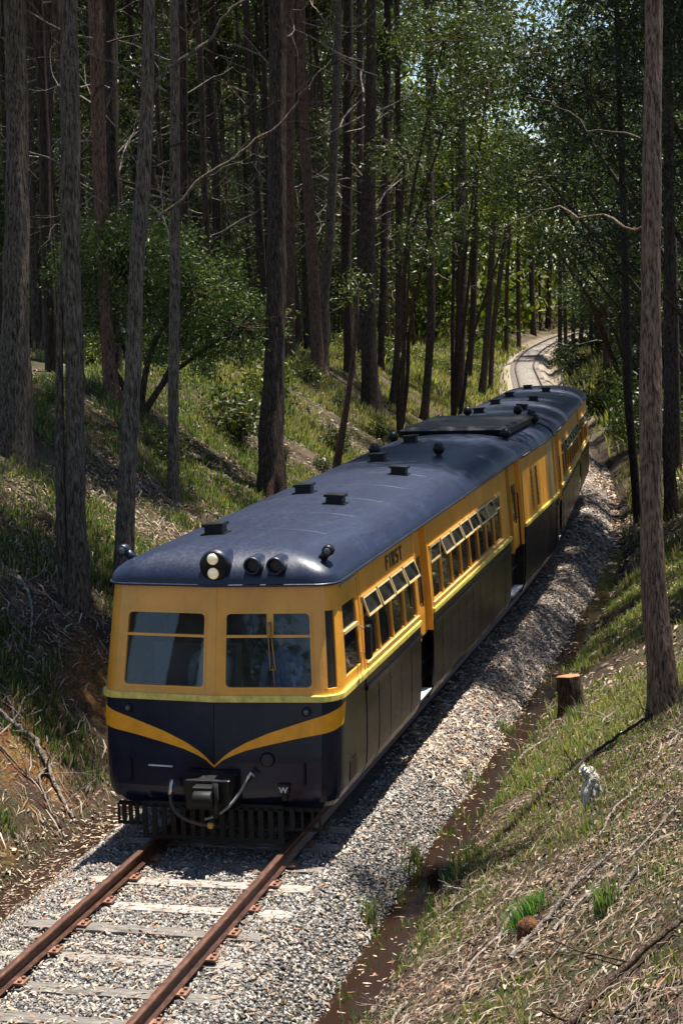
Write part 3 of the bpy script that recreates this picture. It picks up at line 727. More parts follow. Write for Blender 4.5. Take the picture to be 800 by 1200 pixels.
# coupler, its housing, brake hoses
mb = MB(); mb.add([(-.33,-.06,.42),(.31,-.06,.42),(.31,-.06,.86),(-.33,-.06,.86),(-.27,-.33,.44),(.25,-.33,.44),(.27,-.36,.80),(-.29,-.36,.80)],
    [(0,1,5,4),(4,5,6,7),(2,3,7,6),(1,2,6,5),(3,0,4,7),(0,3,2,1)]); ch = mb.build('coupler_housing', M['black'], car, bevel=.02); ch.location.y = -.20; ch.location.z = .05
mb = MB(); mb.box(-.13, .13, -.52, -.30, .50, .56); mb.box(-.13, .13, -.52, -.30, .70, .76); mb.box(-.13, -.06, -.50, -.30, .56, .70); mb.box(.06, .13, -.50, -.30, .56, .70); mb.box(-.06, .06, -.40, -.30, .56, .70)
mb.tube([(-.10, -.56, .63), (.12, -.54, .63)], .10, 16); cp = mb.build('coupler', M['frame_black'], car, bevel=.012); cp.location.y = -.20; cp.location.z = .05
mb = MB(); mb.tube([(.14, -.48, .40), (.14, -.48, .80)], .035, 12); mb.build('coupler_pin', M['black'], cp)
def bez(p, k=14):
    p = [Vector(q) for q in p]; out = []
    for i in range(k+1):
        t = i/k; w = [(1-t)**3, 3*t*(1-t)**2, 3*t*t*(1-t), t**3]; out.append(sum((p[j]*w[j] for j in range(4)), Vector()))
    return out
mb = MB(); mb.tube(bez([(-.50, -.15, .74), (-.56, -.22, .45), (-.35, -.40, .36), (.02, -.42, .34)]), .022, 8); h1 = mb.build('brake_hose', M['hose'], car); h1.location.y = -.2
mb = MB(); mb.tube([(-.50, -.13, .78), (-.50, -.17, .72), (-.51, -.19, .62)], .03, 10); mb.build('hose_coupling', M['chrome'], h1)
mb = MB(); mb.tube(bez([(.44, -.17, .86), (.34, -.28, .62), (.22, -.38, .46), (-.02, -.42, .41)]), .017, 8); h2 = mb.build('brake_hose', M['hose_grey'], car); h2.location.y = -.2
mb = MB(); mb.tube([(.52, -.12, .84), (.47, -.16, .90), (.41, -.20, .80)], .02, 10); mb.build('hose_coupling', M['chrome'], h2)
mb = MB(); mb.lathe([(.02, -.02), (.04, -.015), (.045, .03), (.03, .06)], (.05, -.45, .345), 'y', 16); mb.build('hose_gland', M['brass'], h1)
# pilot: slatted guard under the nose
mb = MB(); mb.box(-.90, .82, -.075, -.045, .425, .50); mb.box(-.90, .82, -.10, -.07, .055, .11); mb.box(.82, 1.26, -.02, .01, .42, .47); mb.box(.82, 1.26, -.05, -.02, .20, .235); mb.box(-1.22, -.90, -.02, .01, .42, .47); mb.box(-1.22, -.90, -.04, -.01, .20, .23)
pl = mb.build('pilot', M['frame_black'], car); pl.location.y = -.2
slat = MB(); slat.box(-.03, .03, -.012, .012, -.18, .18); sl_me = slat.mesh('pilot_slat'); sl_me.materials.append(M['frame_black'])
for i in range(15): o = link('pilot_slat', sl_me, None, pl); o.location = (-.87+i*.1185, -.098+.0, .27)
for x in (.92, 1.04, 1.16, 1.25, -.98, -1.06, -1.14, -1.21): o = link('pilot_slat', sl_me, None, pl); o.location = (x, -.062, .33); o.scale = (.45 if x > 1 or x < -1.2 else .9, .6, .72)
# right side
GR1 = [(1.47, 4, .765, [19, 21, 20, 22], ()), (5.62, 8, .775, [3, 21, 20, 22, 19, 21, 20, 2], (7,))]
car_side(car, R_, 1, 1.36, L1, GR1, [(4.62, 5.52), (12.62, 14.22)])
doorway(car, R_, 1, 4.62, 5.52)
doorway(car, R_, 1, 13.0, 14.22, low=1.35); one('door_gap', M['black'], car, R_, 12.63, 12.99, .50, ZC_, -.2, -.16)
mb = MB(); mb.tube([R_(13.35, 2.45, .02), R_(13.35, 2.45, .07), R_(13.35, 1.45, .07), R_(13.35, 1.45, .02)], .016, 8); mb.build('door_handle', M['black'], car)
# cab door beside the nose
D0, D1 = .40, 1.33
mb = MB(); patch(mb, R_, D0, D1, 1.765, 1.88, -.04, -.006, da=.15); patch(mb, R_, D0, D1, 2.70, ZC_, -.04, -.006, da=.15); patch(mb, R_, D0, D0+.14, 1.88, 2.70, -.04, -.006, da=.15); patch(mb, R_, D1-.14, D1, 1.88, 2.70, -.04, -.006, da=.15)
dr = mb.build('cab_door', M['yellow'], car, bevel=.004)
one('pane', M['glass'], dr, R_, D0+.13, D1-.13, 1.87, 2.71, -.03, -.024, da=.3); one('sash_bar', M['cream'], dr, R_, D0+.14, D1-.14, 2.36, 2.40, -.023, .006, da=.3)
one('rain_strip', M['cream'], dr, R_, D0+.06, D1-.06, 2.935, 2.955, -.006, .02, da=.3)
one('lower_door', M['navy_side'], dr, R_, D0, D1, .44, 1.684, -.03, -.006, da=.2, bevel=.005); one('waist_rail', M['stripe'], dr, R_, D0-.02, D1, 1.685, 1.763, -.03, .034, da=.15, bevel=.012)
one('door_step_hole', M['lettering'], dr, R_, .62, .86, .60, .86, -.005, .001, da=.2)
mb = MB(); c = R_(.98, 2.19, .16); mb.box(c.x-.03, c.x+.045, c.y-.075, c.y+.075, c.z-.21, c.z+.21); mr_ = mb.build('side_mirror', M['black'], car, bevel=.03)
mb = MB(); mb.tube([R_(1.25, 2.33, 0), c+Vector((0, 0, .14))], .011, 6); mb.tube([R_(1.25, 2.0, 0), c+Vector((0, 0, -.14))], .011, 6); mb.build('mirror_arm', M['chrome'], mr_)
def block_letter(ch, y, z, w, h, t, q):
    """bold signwriter's capital: boxes (and one slanted leg) standing just proud of the panel"""
    mb = MB()
    def bar(a, b_, c_, d_): patch(mb, R_, y+a*w, y+b_*w, z+c_*h, z+d_*h, .001, .006)
    tv, th_ = t/w, q/h
    if ch in 'FR': bar(0, tv, 0, 1); bar(tv, 1, 1-th_, 1); bar(tv, .86, .46, .46+th_)
    if ch == 'R':
        bar(1-tv, 1, .46+th_*.6, 1-th_*.6); k = len(mb.v); c0 = [(.42, .46), (.42+tv, .46), (1.02, 0), (1.02-tv, 0)]
        mb.add([R_(y+a_*w, z+c_*h, o_) for o_ in (.0065, .001) for a_, c_ in c0], [(0,1,2,3),(7,6,5,4),(0,4,5,1),(1,5,6,2),(2,6,7,3),(3,7,4,0)])
    if ch == 'I': bar(.5-tv/2, .5+tv/2, 0, 1)
    if ch == 'T': bar(.5-tv/2, .5+tv/2, 0, 1-th_); bar(0, 1, 1-th_, 1)
    if ch == 'S': bar(.08, .95, 1-th_, 1); bar(0, tv, .5, 1-th_*.6); bar(.08, .92, .5-th_/2, .5+th_/2); bar(1-tv, 1, th_*.6, .5); bar(.05, .92, 0, th_)
    mb.build('lettering', M['lettering'], car)
yy_ = 2.90
for ch, w in (('F', .165), ('I', .09), ('R', .175), ('S', .17), ('T', .175)):
    block_letter(ch, yy_, 2.735, w, .19, .066, .036); yy_ += w+.052
plain_side(car, L_, .40, L1, GR1)
running_gear(car, L1, [2.6, 11.6])
# cab partition, driver's desk and seats glimpsed through the glass
mb = MB(); mb.box(-1.30, -.15, 1.42, 1.46, .99, 2.05); mb.box(.25, 1.30, 1.42, 1.46, .99, 2.95); mb.build('cab_partition', M['interior'], car)
mb = MB(); mb.box(-1.15, 1.15, .22, .48, 1.0, 1.72); mb.build('driver_desk', M['interior'], car, bevel=.02)
seat = MB(); seat.box(-.45, .45, -.22, .22, .34, .46); seat.add([(-.45,.20,.40),(.45,.20,.40),(.45,.30,.40),(-.45,.30,.40),(-.45,.30,1.08),(.45,.30,1.08),(.45,.38,1.08),(-.45,.38,1.08)], [(0,3,2,1),(4,5,6,7),(0,1,5,4),(1,2,6,5),(2,3,7,6),(3,0,4,7)]); seat.box(-.42, -.36, -.2, .2, 0, .34); seat.box(.36, .42, -.2, .2, 0, .34)
seat_me = seat.mesh('seat'); seat_me.materials.append(M['seat'])
for y in (2.2, 3.1, 4.0, 6.1, 7.0, 7.9, 8.8, 9.7, 10.6, 11.5):
    for x in (-.78, .78): o = link('seat', seat_me, None, car); o.location = (x, y, .985)

# ---- power unit and trailing carriage follow the curve and the falling grade
def seat_on_track(o, ya, yb):
    p = Vector((float(xc(ya)), ya, float(zc(ya)))); q = Vector((float(xc(yb)), yb, float(zc(yb)))); d = q-p
    o.location = p; o.rotation_euler = (math.atan2(d.z, math.hypot(d.x, d.y)), 0, -math.atan2(d.x, d.y)); return d.length
unit = thing('power_unit', 'short gold and navy engine unit between the two railcar carriages', 'railcar', group='cars of the gold and navy railcar set')
L2 = seat_on_track(unit, 14.50, 19.75)
S_ = side_map(1)
UW = [(1.30, 1.62), (2.05, 2.37)]
c = 0.0
for a, b_ in UW + [(L2, L2)]:
    k = max(1, round((a-c)/.62)); w = (a-c)/k
    for i in range(k): one('upper_panel', M['yellow'], unit, S_, c+i*w+.004, c+(i+1)*w-.004, 1.765, ZC_, -.04, 0, bevel=.005)
    if b_ > a:
        one('upper_panel', M['yellow'], unit, S_, a+.004, b_-.004, 2.66, ZC_, -.04, 0, bevel=.005); one('upper_panel', M['yellow'], unit, S_, a+.004, b_-.004, 1.765, 1.86, -.04, 0, bevel=.005)
        one('louvre_window', M['black'], unit, S_, a, b_, 1.85, 2.67, -.06, -.03)
        for z in np.arange(1.90, 2.62, .09): one('louvre_slat', M['gold_dark'] if a < 2 else M['black'], unit, S_, a+.01, b_-.01, z, z+.03, -.03, -.004)
    c = b_
one('vent_grille', M['cream'], unit, S_, 4.25, 4.85, 1.80, 2.95, .0005, .006)
one('waist_rail', M['stripe'], unit, S_, 0, L2, 1.685, 1.763, -.03, .034, bevel=.014); one('belt_rail', M['navy_side'], unit, S_, 0, L2, 1.50, 1.684, -.03, .006)
panel_row(unit, S_, 0, L2, .6, .44, 1.498, M['navy_side']); plain_side(unit, side_map(-1), 0, L2, [(1.0, 3, .8)])
ur = roof_shell(unit, L2, False)
mb = MB(); mb.add([(-1.02,.75,3.36),(1.02,.75,3.36),(1.02,4.55,3.36),(-1.02,4.55,3.36),(-1.08,.70,3.50),(1.08,.70,3.50),(1.08,4.60,3.50),(-1.08,4.60,3.50),(-.98,.85,3.56),(.98,.85,3.56),(.98,4.45,3.56),(-.98,4.45,3.56)],
    [(0,1,5,4),(1,2,6,5),(2,3,7,6),(3,0,4,7),(4,5,9,8),(5,6,10,9),(6,7,11,10),(7,4,8,11),(8,9,10,11),(0,3,2,1)]); mb.build('radiator_box', M['black'], ur, bevel=.012)
for x, y in ((-1.12, .35), (1.05, .45), (1.05, 4.95), (-1.0, 4.95)): put_vent(unit, ur, ball_me, x, y)
mb = MB(); mb.box(1.18, 1.36, 3.9, 4.1, .35, .75); mb.build('tank', M['red'], unit, bevel=.02)
running_gear(unit, L2, [L2/2])
tail = thing('railcar_carriage', 'trailing gold and navy railcar carriage coupled behind the engine unit', 'railcar', group='cars of the gold and navy railcar set')
L3 = seat_on_track(tail, 19.92, 40.2)
GR3 = [(3.1, 8, 1.17, [2, 24, 26, 24, 25, 26, 2, 25], ()), (14.0, 4, 1.3, [25, 26, 24, 26], ())]
car_side(tail, S_, 1, 0, L3, GR3, [(.9, 2.1), (12.7, 13.7)], .75); doorway(tail, S_, 1, .9, 2.1, low=1.4); doorway(tail, S_, 1, 12.7, 13.7)
plain_side(tail, side_map(-1), 0, L3, GR3); tr = roof_shell(tail, L3, False); eyebrow(tail, tr, 1.5); eyebrow(tail, tr, 13.2)
for x, y in ((-.45, 2.6), (.45, 4.0), (-.45, 7.2), (.42, 8.8), (-.45, 12.0), (.40, 15.0), (-.3, 17.5)): put_vent(tail, tr, vent_me, x, y)
for x, y in ((.55, 1.2), (-.6, 1.4), (.9, .5)): put_vent(tail, tr, ball_me, x, y)
running_gear(tail, L3, [3.0, 17.0])

# ---- the two people in the cab, seated behind the windscreens
def skin_body(name, verts, edges, radii, mat, parent, root=0):
    me = bpy.data.meshes.new(name); me.from_pydata([tuple(v) for v in verts], edges, []); o = link(name, me, mat, parent)
    sk = o.modifiers.new('skin', 'SKIN'); lay = me.skin_vertices[0].data if me.skin_vertices else None
    if lay is None:
        bm = bmesh.new(); bm.from_mesh(me); bm.verts.layers.skin.verify(); bm.to_mesh(me); bm.free(); lay = me.skin_vertices[0].data
    for i, q in enumerate(radii): lay[i].radius = (q, q) if not hasattr(q, '__len__') else q
    lay[root].use_root = True
    ss = o.modifiers.new('smooth', 'SUBSURF'); ss.levels = 2; ss.render_levels = 2
    for p in o.data.polygons: p.use_smooth = True
    return o
def plain(name, rgb, rough=.7):
    m, n, l, b = new_mat(name); v = mapped(n, l); nn = noise_node(n, l, 14, 3, .5, v); r_ = ramp(n, [(.3, tuple(c*.8 for c in rgb)+(1,)), (.7, tuple(min(1, c*1.1) for c in rgb)+(1,))]); l.new(nn.outputs[0], r_.inputs[0]); l.new(r_.outputs[0], b.inputs['Base Color']); b.inputs['Roughness'].default_value = rough; return m
M['skin'] = plain('skin', (.50, .30, .22), .55); M['hair'] = plain('grey_brown_hair', (.10, .075, .055)); M['shirt_white'] = plain('white_shirt_cloth', (.68, .70, .72)); M['shirt_blue'] = plain('blue_striped_shirt_cloth', (.22, .34, .66)); M['trousers'] = plain('dark_trousers', (.02, .022, .03))
def person(x, y, z, label, shirt, turn=0.0):
    """seated, facing forward (-Y), hands on the desk; z is the seat height"""
    root = thing('person', label, 'person', (x, y, z)); root.rotation_euler = (0, 0, turn)
    V = [(0, 0, .10), (0, .01, .28), (0, .02, .46), (0, .0, .58), (0, -.01, .66), (0, -.02, .72),
         (-.17, .01, .55), (-.23, -.02, .42), (-.22, -.16, .26), (-.16, -.34, .22), (.17, .01, .55), (.23, -.02, .42), (.22, -.16, .26), (.16, -.34, .22),
         (-.09, -.12, .07), (-.12, -.40, .07), (-.12, -.44, -.18), (-.12, -.42, -.40), (-.12, -.54, -.42), (.09, -.12, .07), (.12, -.40, .07), (.12, -.44, -.18), (.12, -.42, -.40), (.12, -.54, -.42)]
    E_ = [(0,1),(1,2),(2,3),(3,4),(4,5),(3,6),(6,7),(7,8),(8,9),(3,10),(10,11),(11,12),(12,13),(0,14),(14,15),(15,16),(16,17),(17,18),(0,19),(19,20),(20,21),(21,22),(22,23)]
    R_a = [(.16,.12),(.16,.11),(.18,.115),(.13,.09),.06,.055,.075,.055,.045,.034,.075,.055,.045,.034,.095,.075,.065,.045,.04,.095,.075,.065,.045,.04]
    body = skin_body('body', V, E_, R_a, M[shirt], root)
    # head with brow, nose, chin and ears
    mb = MB(); nu, nv = 24, 18; vs = []
    for i in range(nv+1):
        t = math.pi*i/nv
        for k in range(nu):
            p = 2*math.pi*k/nu; sx, sy, sz = math.sin(t)*math.cos(p), math.sin(t)*math.sin(p), -math.cos(t)
            w = .076*(1-.22*max(0, -sz)**1.5); dpt = .098*(1-.10*max(0, -sz)); f_ = max(0, -sy)**3
            yy = sy*dpt - .010*f_*math.exp(-((sz+.75)/.3)**2) - .026*max(0, -sy)**24*math.exp(-((sz+.12)/.22)**2) + .008*f_*math.exp(-((sz-.08)/.12)**2)*abs(math.sin(2*p+1.57))
            vs.append((sx*w, yy-.03, .83+sz*.118))
    mb.add(vs, [(i*nu+k, i*nu+(k+1) % nu, (i+1)*nu+(k+1) % nu, (i+1)*nu+k) for i in range(nv) for k in range(nu)], True)
    for s in (-1, 1): mb.ball((s*.078, -.02, .825), .022, 10, 8, 1.4)
    for s in (-1, 1): mb.ball((s*.03, -.113, .845), .011, 10, 8)
    hd_ = mb.build('head', M['skin'], root)
    mb = MB(); mb.lathe([(.002, .135), (.05, .125), (.078, .09), (.086, .04), (.084, 0), (.076, -.03)], (0, -.018, .83), 'z', 22); mb.build('hair', M['hair'], hd_)
    for s in (-1, 1):                                    # hands: palm, four fingers and a thumb resting on the desk
        hx = s*.16; vv = [(hx, -.34, .22), (hx-s*.01, -.41, .205)]; ee = [(0, 1)]; rr_ = [.028, (.034, .016)]
        for q, dl in zip((-.030, -.010, .010, .028), (.062, .072, .068, .052)):
            b_ = len(vv); vv += [(hx+q-s*.01, -.445, .205), (hx+q*1.2-s*.01, -.445-dl*.55, .203), (hx+q*1.25-s*.01, -.445-dl, .188)]; ee += [(1, b_), (b_, b_+1), (b_+1, b_+2)]; rr_ += [.0095, .0088, .0075]
        b_ = len(vv); vv += [(hx-s*.045, -.40, .20), (hx-s*.062, -.435, .195)]; ee += [(1, b_), (b_, b_+1)]; rr_ += [.011, .009]
        skin_body('hand', vv, ee, rr_, M['skin'], root)
    skin_body('trousers', [(0, .0, .09)]+V[14:24], [(0,1),(1,2),(2,3),(3,4),(4,5),(0,6),(6,7),(7,8),(8,9),(9,10)], [(.165,.125),.10,.082,.072,.055,.046,.10,.082,.072,.055,.046], M['trousers'], root)
person(-.42, 1.02, 1.42, 'person in a white shirt seated behind the plain windscreen of the cab', 'shirt_white', .1)
person(.52, .98, 1.42, 'driver in a blue shirt seated behind the windscreen with the wiper', 'shirt_blue', -.1)
for x in (-.42, .52): o = link('cab_seat', seat_me, None, car); o.location = (x, 1.04, .985); o.scale = (.5, .8, .98)

# ---------------------------------------------------------------- trees: surveyed trunks, each point (x, y, z, radius)
TRUNKS = {
 'L1': [[-7.902,12.072,3.339,0.37],[-7.854,12.223,4.373,0.321],[-7.804,12.492,6.282,0.249],[-7.784,12.816,8.67,0.209],[-7.826,13.232,11.857,0.193]],
 'L2': [[-4.634,7.163,1.213,0.178],[-4.71,7.371,2.911,0.151],[-4.734,7.637,4.946,0.151],[-4.783,7.933,7.253,0.157],[-4.792,8.221,9.423,0.151],[-4.803,8.436,11.051,0.144]],
 'L2b': [[-4.872,7.157,1.629,0.123],[-4.936,7.314,2.919,0.089],[-4.959,7.58,4.954,0.062],[-4.929,7.823,6.716,0.048]],
 'L3': [[-21.781,45.654,3.984,0.145],[-21.928,46.301,9.104,0.129],[-22.04,47.342,17.099,0.129]],
 'L4': [[-17.461,36.52,4.064,0.181],[-17.478,37.326,10.121,0.167],[-17.442,38.072,15.625,0.181]],
 'L5': [[-8.83,19.952,3.7,0.206],[-8.942,20.066,4.772,0.147],[-9.107,20.492,8.273,0.147],[-9.232,21.084,12.938,0.157]],
 'L6': [[-10.237,23.869,4.166,0.139],[-10.33,24.669,10.33,0.15],[-10.387,25.081,13.518,0.15]],
 'L7': [[-4.755,9.38,1.281,0.183],[-4.71,9.57,2.616,0.154],[-4.593,9.891,4.791,0.139],[-4.504,10.205,6.968,0.125],[-4.387,10.448,8.562,0.125],[-4.328,10.638,9.867,0.11],[-4.298,10.84,11.319,0.095]],
 'L8': [[-6.143,16.108,2.098,0.124],[-6.121,16.489,4.905,0.106],[-6.098,17.012,8.765,0.106],[-6.109,17.478,12.275,0.089]],
 'L9': [[-5.412,20.581,1.436,0.343],[-5.333,20.822,3.086,0.275],[-5.273,21.097,5.028,0.226],[-5.231,21.42,7.359,0.216],[-5.208,21.764,9.885,0.206],[-5.203,22.155,12.801,0.196]],
 'L10': [[-11.659,44.841,3.331,0.2],[-11.653,45.353,7.146,0.2],[-11.645,45.967,11.725,0.2],[-11.667,46.574,16.304,0.216]],
 'L11': [[-11.277,47.418,2.795,0.271],[-11.366,47.637,4.601,0.223],[-11.576,48.134,8.72,0.207],[-11.816,48.623,12.84,0.191],[-11.903,49.109,16.638,0.176]],
 'L12': [[-11.339,48.28,2.743,0.226],[-11.272,48.67,5.525,0.194],[-11.048,49.112,8.398,0.178],[-10.853,49.718,12.553,0.145],[-10.753,50.3,16.71,0.129]],
 'L13': [[-12.05,55.41,3.27,.23],[-12.15,55.9,7.14,.23],[-12.07,56.62,12.41,.195],[-12.06,57.33,17.68,.2]],
 'L14': [[-9.201,47.048,1.482,0.379],[-9.288,47.353,3.927,0.3],[-9.344,47.758,7.061,0.316],[-9.214,48.419,11.753,0.205],[-9.176,49.057,16.448,0.174]],
 'L15': [[-13.25,62.37,3.15,.155],[-13.24,63.42,11.0,.155],[-13.23,64.45,18.65,.155]],
 'L16': [[-14.57,72.44,3.13,.173],[-14.39,73.31,9.33,.173],[-14.25,74.78,20.02,.18]],
 'L17': [[-9.642,52.303,1.137,0.136],[-9.476,52.507,2.343,0.136],[-9.341,52.811,4.357,0.136],[-9.333,53.399,8.732,0.136],[-9.385,54.511,17.147,0.102]],
 'L18': [[-8.658,53.8,0.311,0.19],[-8.487,54.099,2.223,0.155],[-8.349,54.455,4.614,0.173],[-8.376,54.998,8.724,0.155],[-8.429,56.13,17.286,0.173]],
 'L19': [[-10.949,73.627,-0.789,0.196],[-10.816,74.134,2.743,0.239],[-10.808,74.828,7.92,0.305],[-10.879,75.849,15.687,0.239]],
 'L20': [[-17.46,112.359,-1.892,0.214],[-17.093,113.345,4.77,0.245],[-16.901,114.531,13.259,0.214]],
 'L21': [[-14.116,98.148,-2.088,0.273],[-13.739,98.751,1.691,0.219],[-13.467,99.4,6.016,0.219],[-13.357,99.79,8.721,0.191],[-13.139,100.352,12.505,0.137]],
 'L22': [[-15.775,111.434,-2.711,0.182],[-15.593,111.996,1.132,0.182],[-15.115,112.679,5.325,0.182],[-14.699,113.187,8.318,0.182],[-14.221,113.871,12.511,0.121]],
 'L23': [[-5.829,28.197,1.185,0.115],[-5.581,28.424,2.407,0.092],[-5.378,28.659,3.768,0.069],[-5.22,28.912,5.358,0.058],[-5.196,29.025,6.155,0.035]],
 'R1': [[4.933,3.127,0.889,0.196],[4.881,3.193,1.483,0.168],[4.799,3.288,2.347,0.158],[4.758,3.422,3.425,0.141],[4.751,3.636,5.041,0.136],[4.764,3.855,6.655,0.12],[4.777,4.075,8.27,0.12],[4.801,4.297,9.884,0.109]],
 'R2': [[1.737,34.488,-0.992,0.15],[1.57,34.678,0.75,0.125],[1.404,34.934,2.988,0.125],[1.338,35.415,6.711,0.113],[1.223,35.884,10.435,0.088],[1.108,36.353,14.16,0.075]],
 'R3': [[2.881,31.163,-0.413,0.187],[2.865,31.64,3.184,0.152],[2.872,32.263,7.824,0.14],[2.859,33.036,13.625,0.129]],
 'R4': [[2.414,40.72,-0.461,0.138],[2.292,41.642,6.665,0.124],[2.007,42.303,12.154,0.097],[1.931,42.65,14.895,0.083]],
 'F1': [[-18.235,167.797,-2.799,0.214],[-18.223,168.788,4.58,0.214],[-18.128,169.719,11.361,0.171]],
 'F2': [[-16.869,161.866,-2.68,0.207],[-17.017,162.806,4.631,0.166],[-17.166,163.646,11.204,0.166]],
 'F3': [[-16.7,165.841,-2.476,0.211],[-16.525,166.827,4.555,0.211],[-16.35,167.768,11.251,0.169]],
 'F4': [[-15.71,164.666,-2.27,0.21],[-15.617,165.601,4.545,0.21],[-15.525,166.515,11.193,0.168]],
 'F5': [[-14.162,159.989,-2.067,0.204],[-14.23,160.86,4.572,0.204],[-14.299,161.709,11.049,0.163]],
 'F6': [[-27.374,212.158,-2.305,0.371],[-27.569,212.98,4.211,0.371],[-27.657,214.081,12.614,0.318]],
 'F7': [[-27.521,226.322,-2.004,0.448],[-27.404,227.005,2.882,0.336],[-27.067,227.982,9.537,0.28]],
 'F8': [[-25.213,186.231,-2.962,0.236],[-25.292,187.213,4.527,0.236],[-25.188,188.241,12.009,0.189]],
 'F9': [[-24.624,173.702,-2.793,0.222],[-24.525,174.729,4.69,0.222],[-24.255,175.74,11.727,0.178]],
 'F10': [[-27.569,219.518,-2.175,0.164],[-27.664,220.334,4.104,0.164],[-27.756,221.469,12.763,0.164]],
}
def tube_np(P, R, nseg, ridge=0.0, seed=0, flare=0.0, lobes=5, cap=True):
    """tapered trunk tube with vertical bark ridges and a lobed root flare"""
    P = np.asarray(P, float); R = np.asarray(R, float); n_ = len(P)
    T = np.gradient(P, axis=0); T /= np.linalg.norm(T, axis=1, keepdims=True)
    a = np.array([1.0, 0, 0]) - T*T[:, :1]; a /= np.linalg.norm(a, axis=1, keepdims=True); b_ = np.cross(T, a)
    th = np.linspace(0, 2*np.pi, nseg, endpoint=False); h = np.concatenate([[0], np.cumsum(np.linalg.norm(np.diff(P, axis=0), axis=1))])
    rr = np.repeat(R[:, None], nseg, 1)
    if ridge:
        k = max(6, nseg//3)
        tw = h[:, None]*.12
        rd = vnoise((th[None, :]/(2*np.pi)*k+tw*0) % k, h[:, None]*1.3, seed) - .5
        rd2 = vnoise((th[None, :]/(2*np.pi)*k*2) % (2*k), h[:, None]*3.1+9, seed+4) - .5
        lo = vnoise(th[None, :]/(2*np.pi)*3, h[:, None]*.5, seed+8) - .5
        rr = rr*(1+ridge*(rd*1.3+rd2*.8)+.14*lo)
    if flare: rr = rr*(1+flare*np.exp(-h[:, None]/.45)*(.7+.5*np.sin(th[None, :]*lobes+seed)))
    V = P[:, None, :]+rr[..., None]*(a[:, None, :]*np.cos(th)[None, :, None]+b_[:, None, :]*np.sin(th)[None, :, None])
    V = V.reshape(-1, 3); i = np.arange(n_-1)[:, None]*nseg; j = np.arange(nseg)[None, :]
    F = np.stack([i+j, i+(j+1) % nseg, i+nseg+(j+1) % nseg, i+nseg+j], -1).reshape(-1, 4)
    return V, F

def resample(pts, step):
    pts = np.asarray(pts, float); h = np.concatenate([[0], np.cumsum(np.linalg.norm(np.diff(pts[:, :3], axis=0), axis=1))])
    n_ = max(3, int(h[-1]/step)); t = np.linspace(0, h[-1], n_)
    return np.stack([pchip(h, pts[:, k], t) if len(pts) > 2 else np.interp(t, h, pts[:, k]) for k in range(4)], -1)

def join(parts):
    V = []; F = []; o = 0
    for v, f in parts: V.append(v); F.append(f+o); o += len(v)
    return np.concatenate(V), np.concatenate(F)

def leaf_cloud(C, n_per, sig, size, r, cols, slim=.28, droop=.5):
    """narrow folded leaves scattered about the twig ends C"""
    C = np.repeat(np.asarray(C, float), n_per, 0); N = len(C)
    pos = C + r.normal(size=(N, 3))*np.array([sig, sig, sig*.75])
    d = r.normal(size=(N, 3)); d[:, 2] -= droop; d /= np.linalg.norm(d, axis=1, keepdims=True)
    w = np.cross(d, r.normal(size=(N, 3))); w /= np.linalg.norm(w, axis=1, keepdims=True)
    L = size*r.uniform(.6, 1.3, (N, 1)); W_ = L*slim
    nrm = np.cross(d, w)
    V = np.stack([pos, pos+d*L*.45+w*W_*.5+nrm*W_*.15, pos+d*L, pos+d*L*.45-w*W_*.5+nrm*W_*.15], 1).reshape(-1, 3)
    i = np.arange(N)*4; F = np.stack([i, i+1, i+2, i+3], -1)
    cols = np.asarray(cols, float); cc = cols[r.integers(0, len(cols), N//max(1, n_per)).repeat(n_per)] * r.uniform(.65, 1.35, (N, 1))
    return V, F, np.repeat(cc, 4, 0)

GREENS = [(.028, .052, .013), (.040, .068, .016), (.024, .044, .014), (.055, .082, .019), (.030, .048, .018), (.080, .098, .024)]
DARKG = [(.014, .030, .010), (.020, .042, .013), (.030, .056, .015), (.017, .033, .013)]
BUSHG = [(.03, .06, .022), (.042, .08, .026), (.055, .095, .03), (.028, .052, .022)]

def branchy(r, origin, direction, length, rad, depth, out, tips, spread=.7, nseg=6):
    """recursive branch; tubes go to out, twig ends to tips"""
    k = 5; P = [np.array(origin, float)]; d = np.array(direction, float); d /= np.linalg.norm(d)
    for i in range(k):
        d = d + r.normal(size=3)*.16; d[2] += .05; d /= np.linalg.norm(d); P.append(P[-1]+d*length/k)
    R = np.linspace(rad, rad*.45, k+1); out.append(tube_np(np.array(P), R, nseg))
    if depth == 0: tips.append(P[-1]); tips.append(P[-2]); return
    for _ in range(r.integers(2, 4)):
        t = r.integers(2, k+1); nd = d + r.normal(size=3)*spread; branchy(r, P[t], nd, length*r.uniform(.5, .75), R[t]*.65, depth-1, out, tips, spread, max(4, nseg-1))

def make_crown(seed, reach, rise, n_main, n_per, leaf, cols, sig=.42):
    """limbs and foliage of a forest eucalypt, origin where the crown leaves the trunk"""
    r = np.random.default_rng(seed); out = []; tips = []
    for i in range(n_main):
        ang = 2*math.pi*i/n_main + r.uniform(-.5, .5); up = r.uniform(.25, 1.1); z0 = r.uniform(0, rise*.75)
        branchy(r, (0, 0, z0), (math.cos(ang), math.sin(ang), up), reach*r.uniform(.6, 1.0)*(1-.35*z0/rise), .06, 2, out, tips)
    V, F = join(out); tips = np.array(tips)
    lv = leaf_cloud(tips, n_per, sig, leaf, r, cols)
    return np_mesh('limb', V, F, None, True), np_mesh('crown', *lv)

CROWNS = []
for i, (re_, ri, nm) in enumerate([(3.4, 5.5, 9), (2.8, 6.5, 9), (3.8, 5.0, 9), (3.0, 4.5, 8), (2.5, 7.5, 10)]):
    lm_, cm_ = make_crown(100+i, re_, ri, nm, 96, .25, GREENS); lm_.materials.append(M['bark_brown']); cm_.materials.append(M['leaf']); CROWNS.append((lm_, cm_))

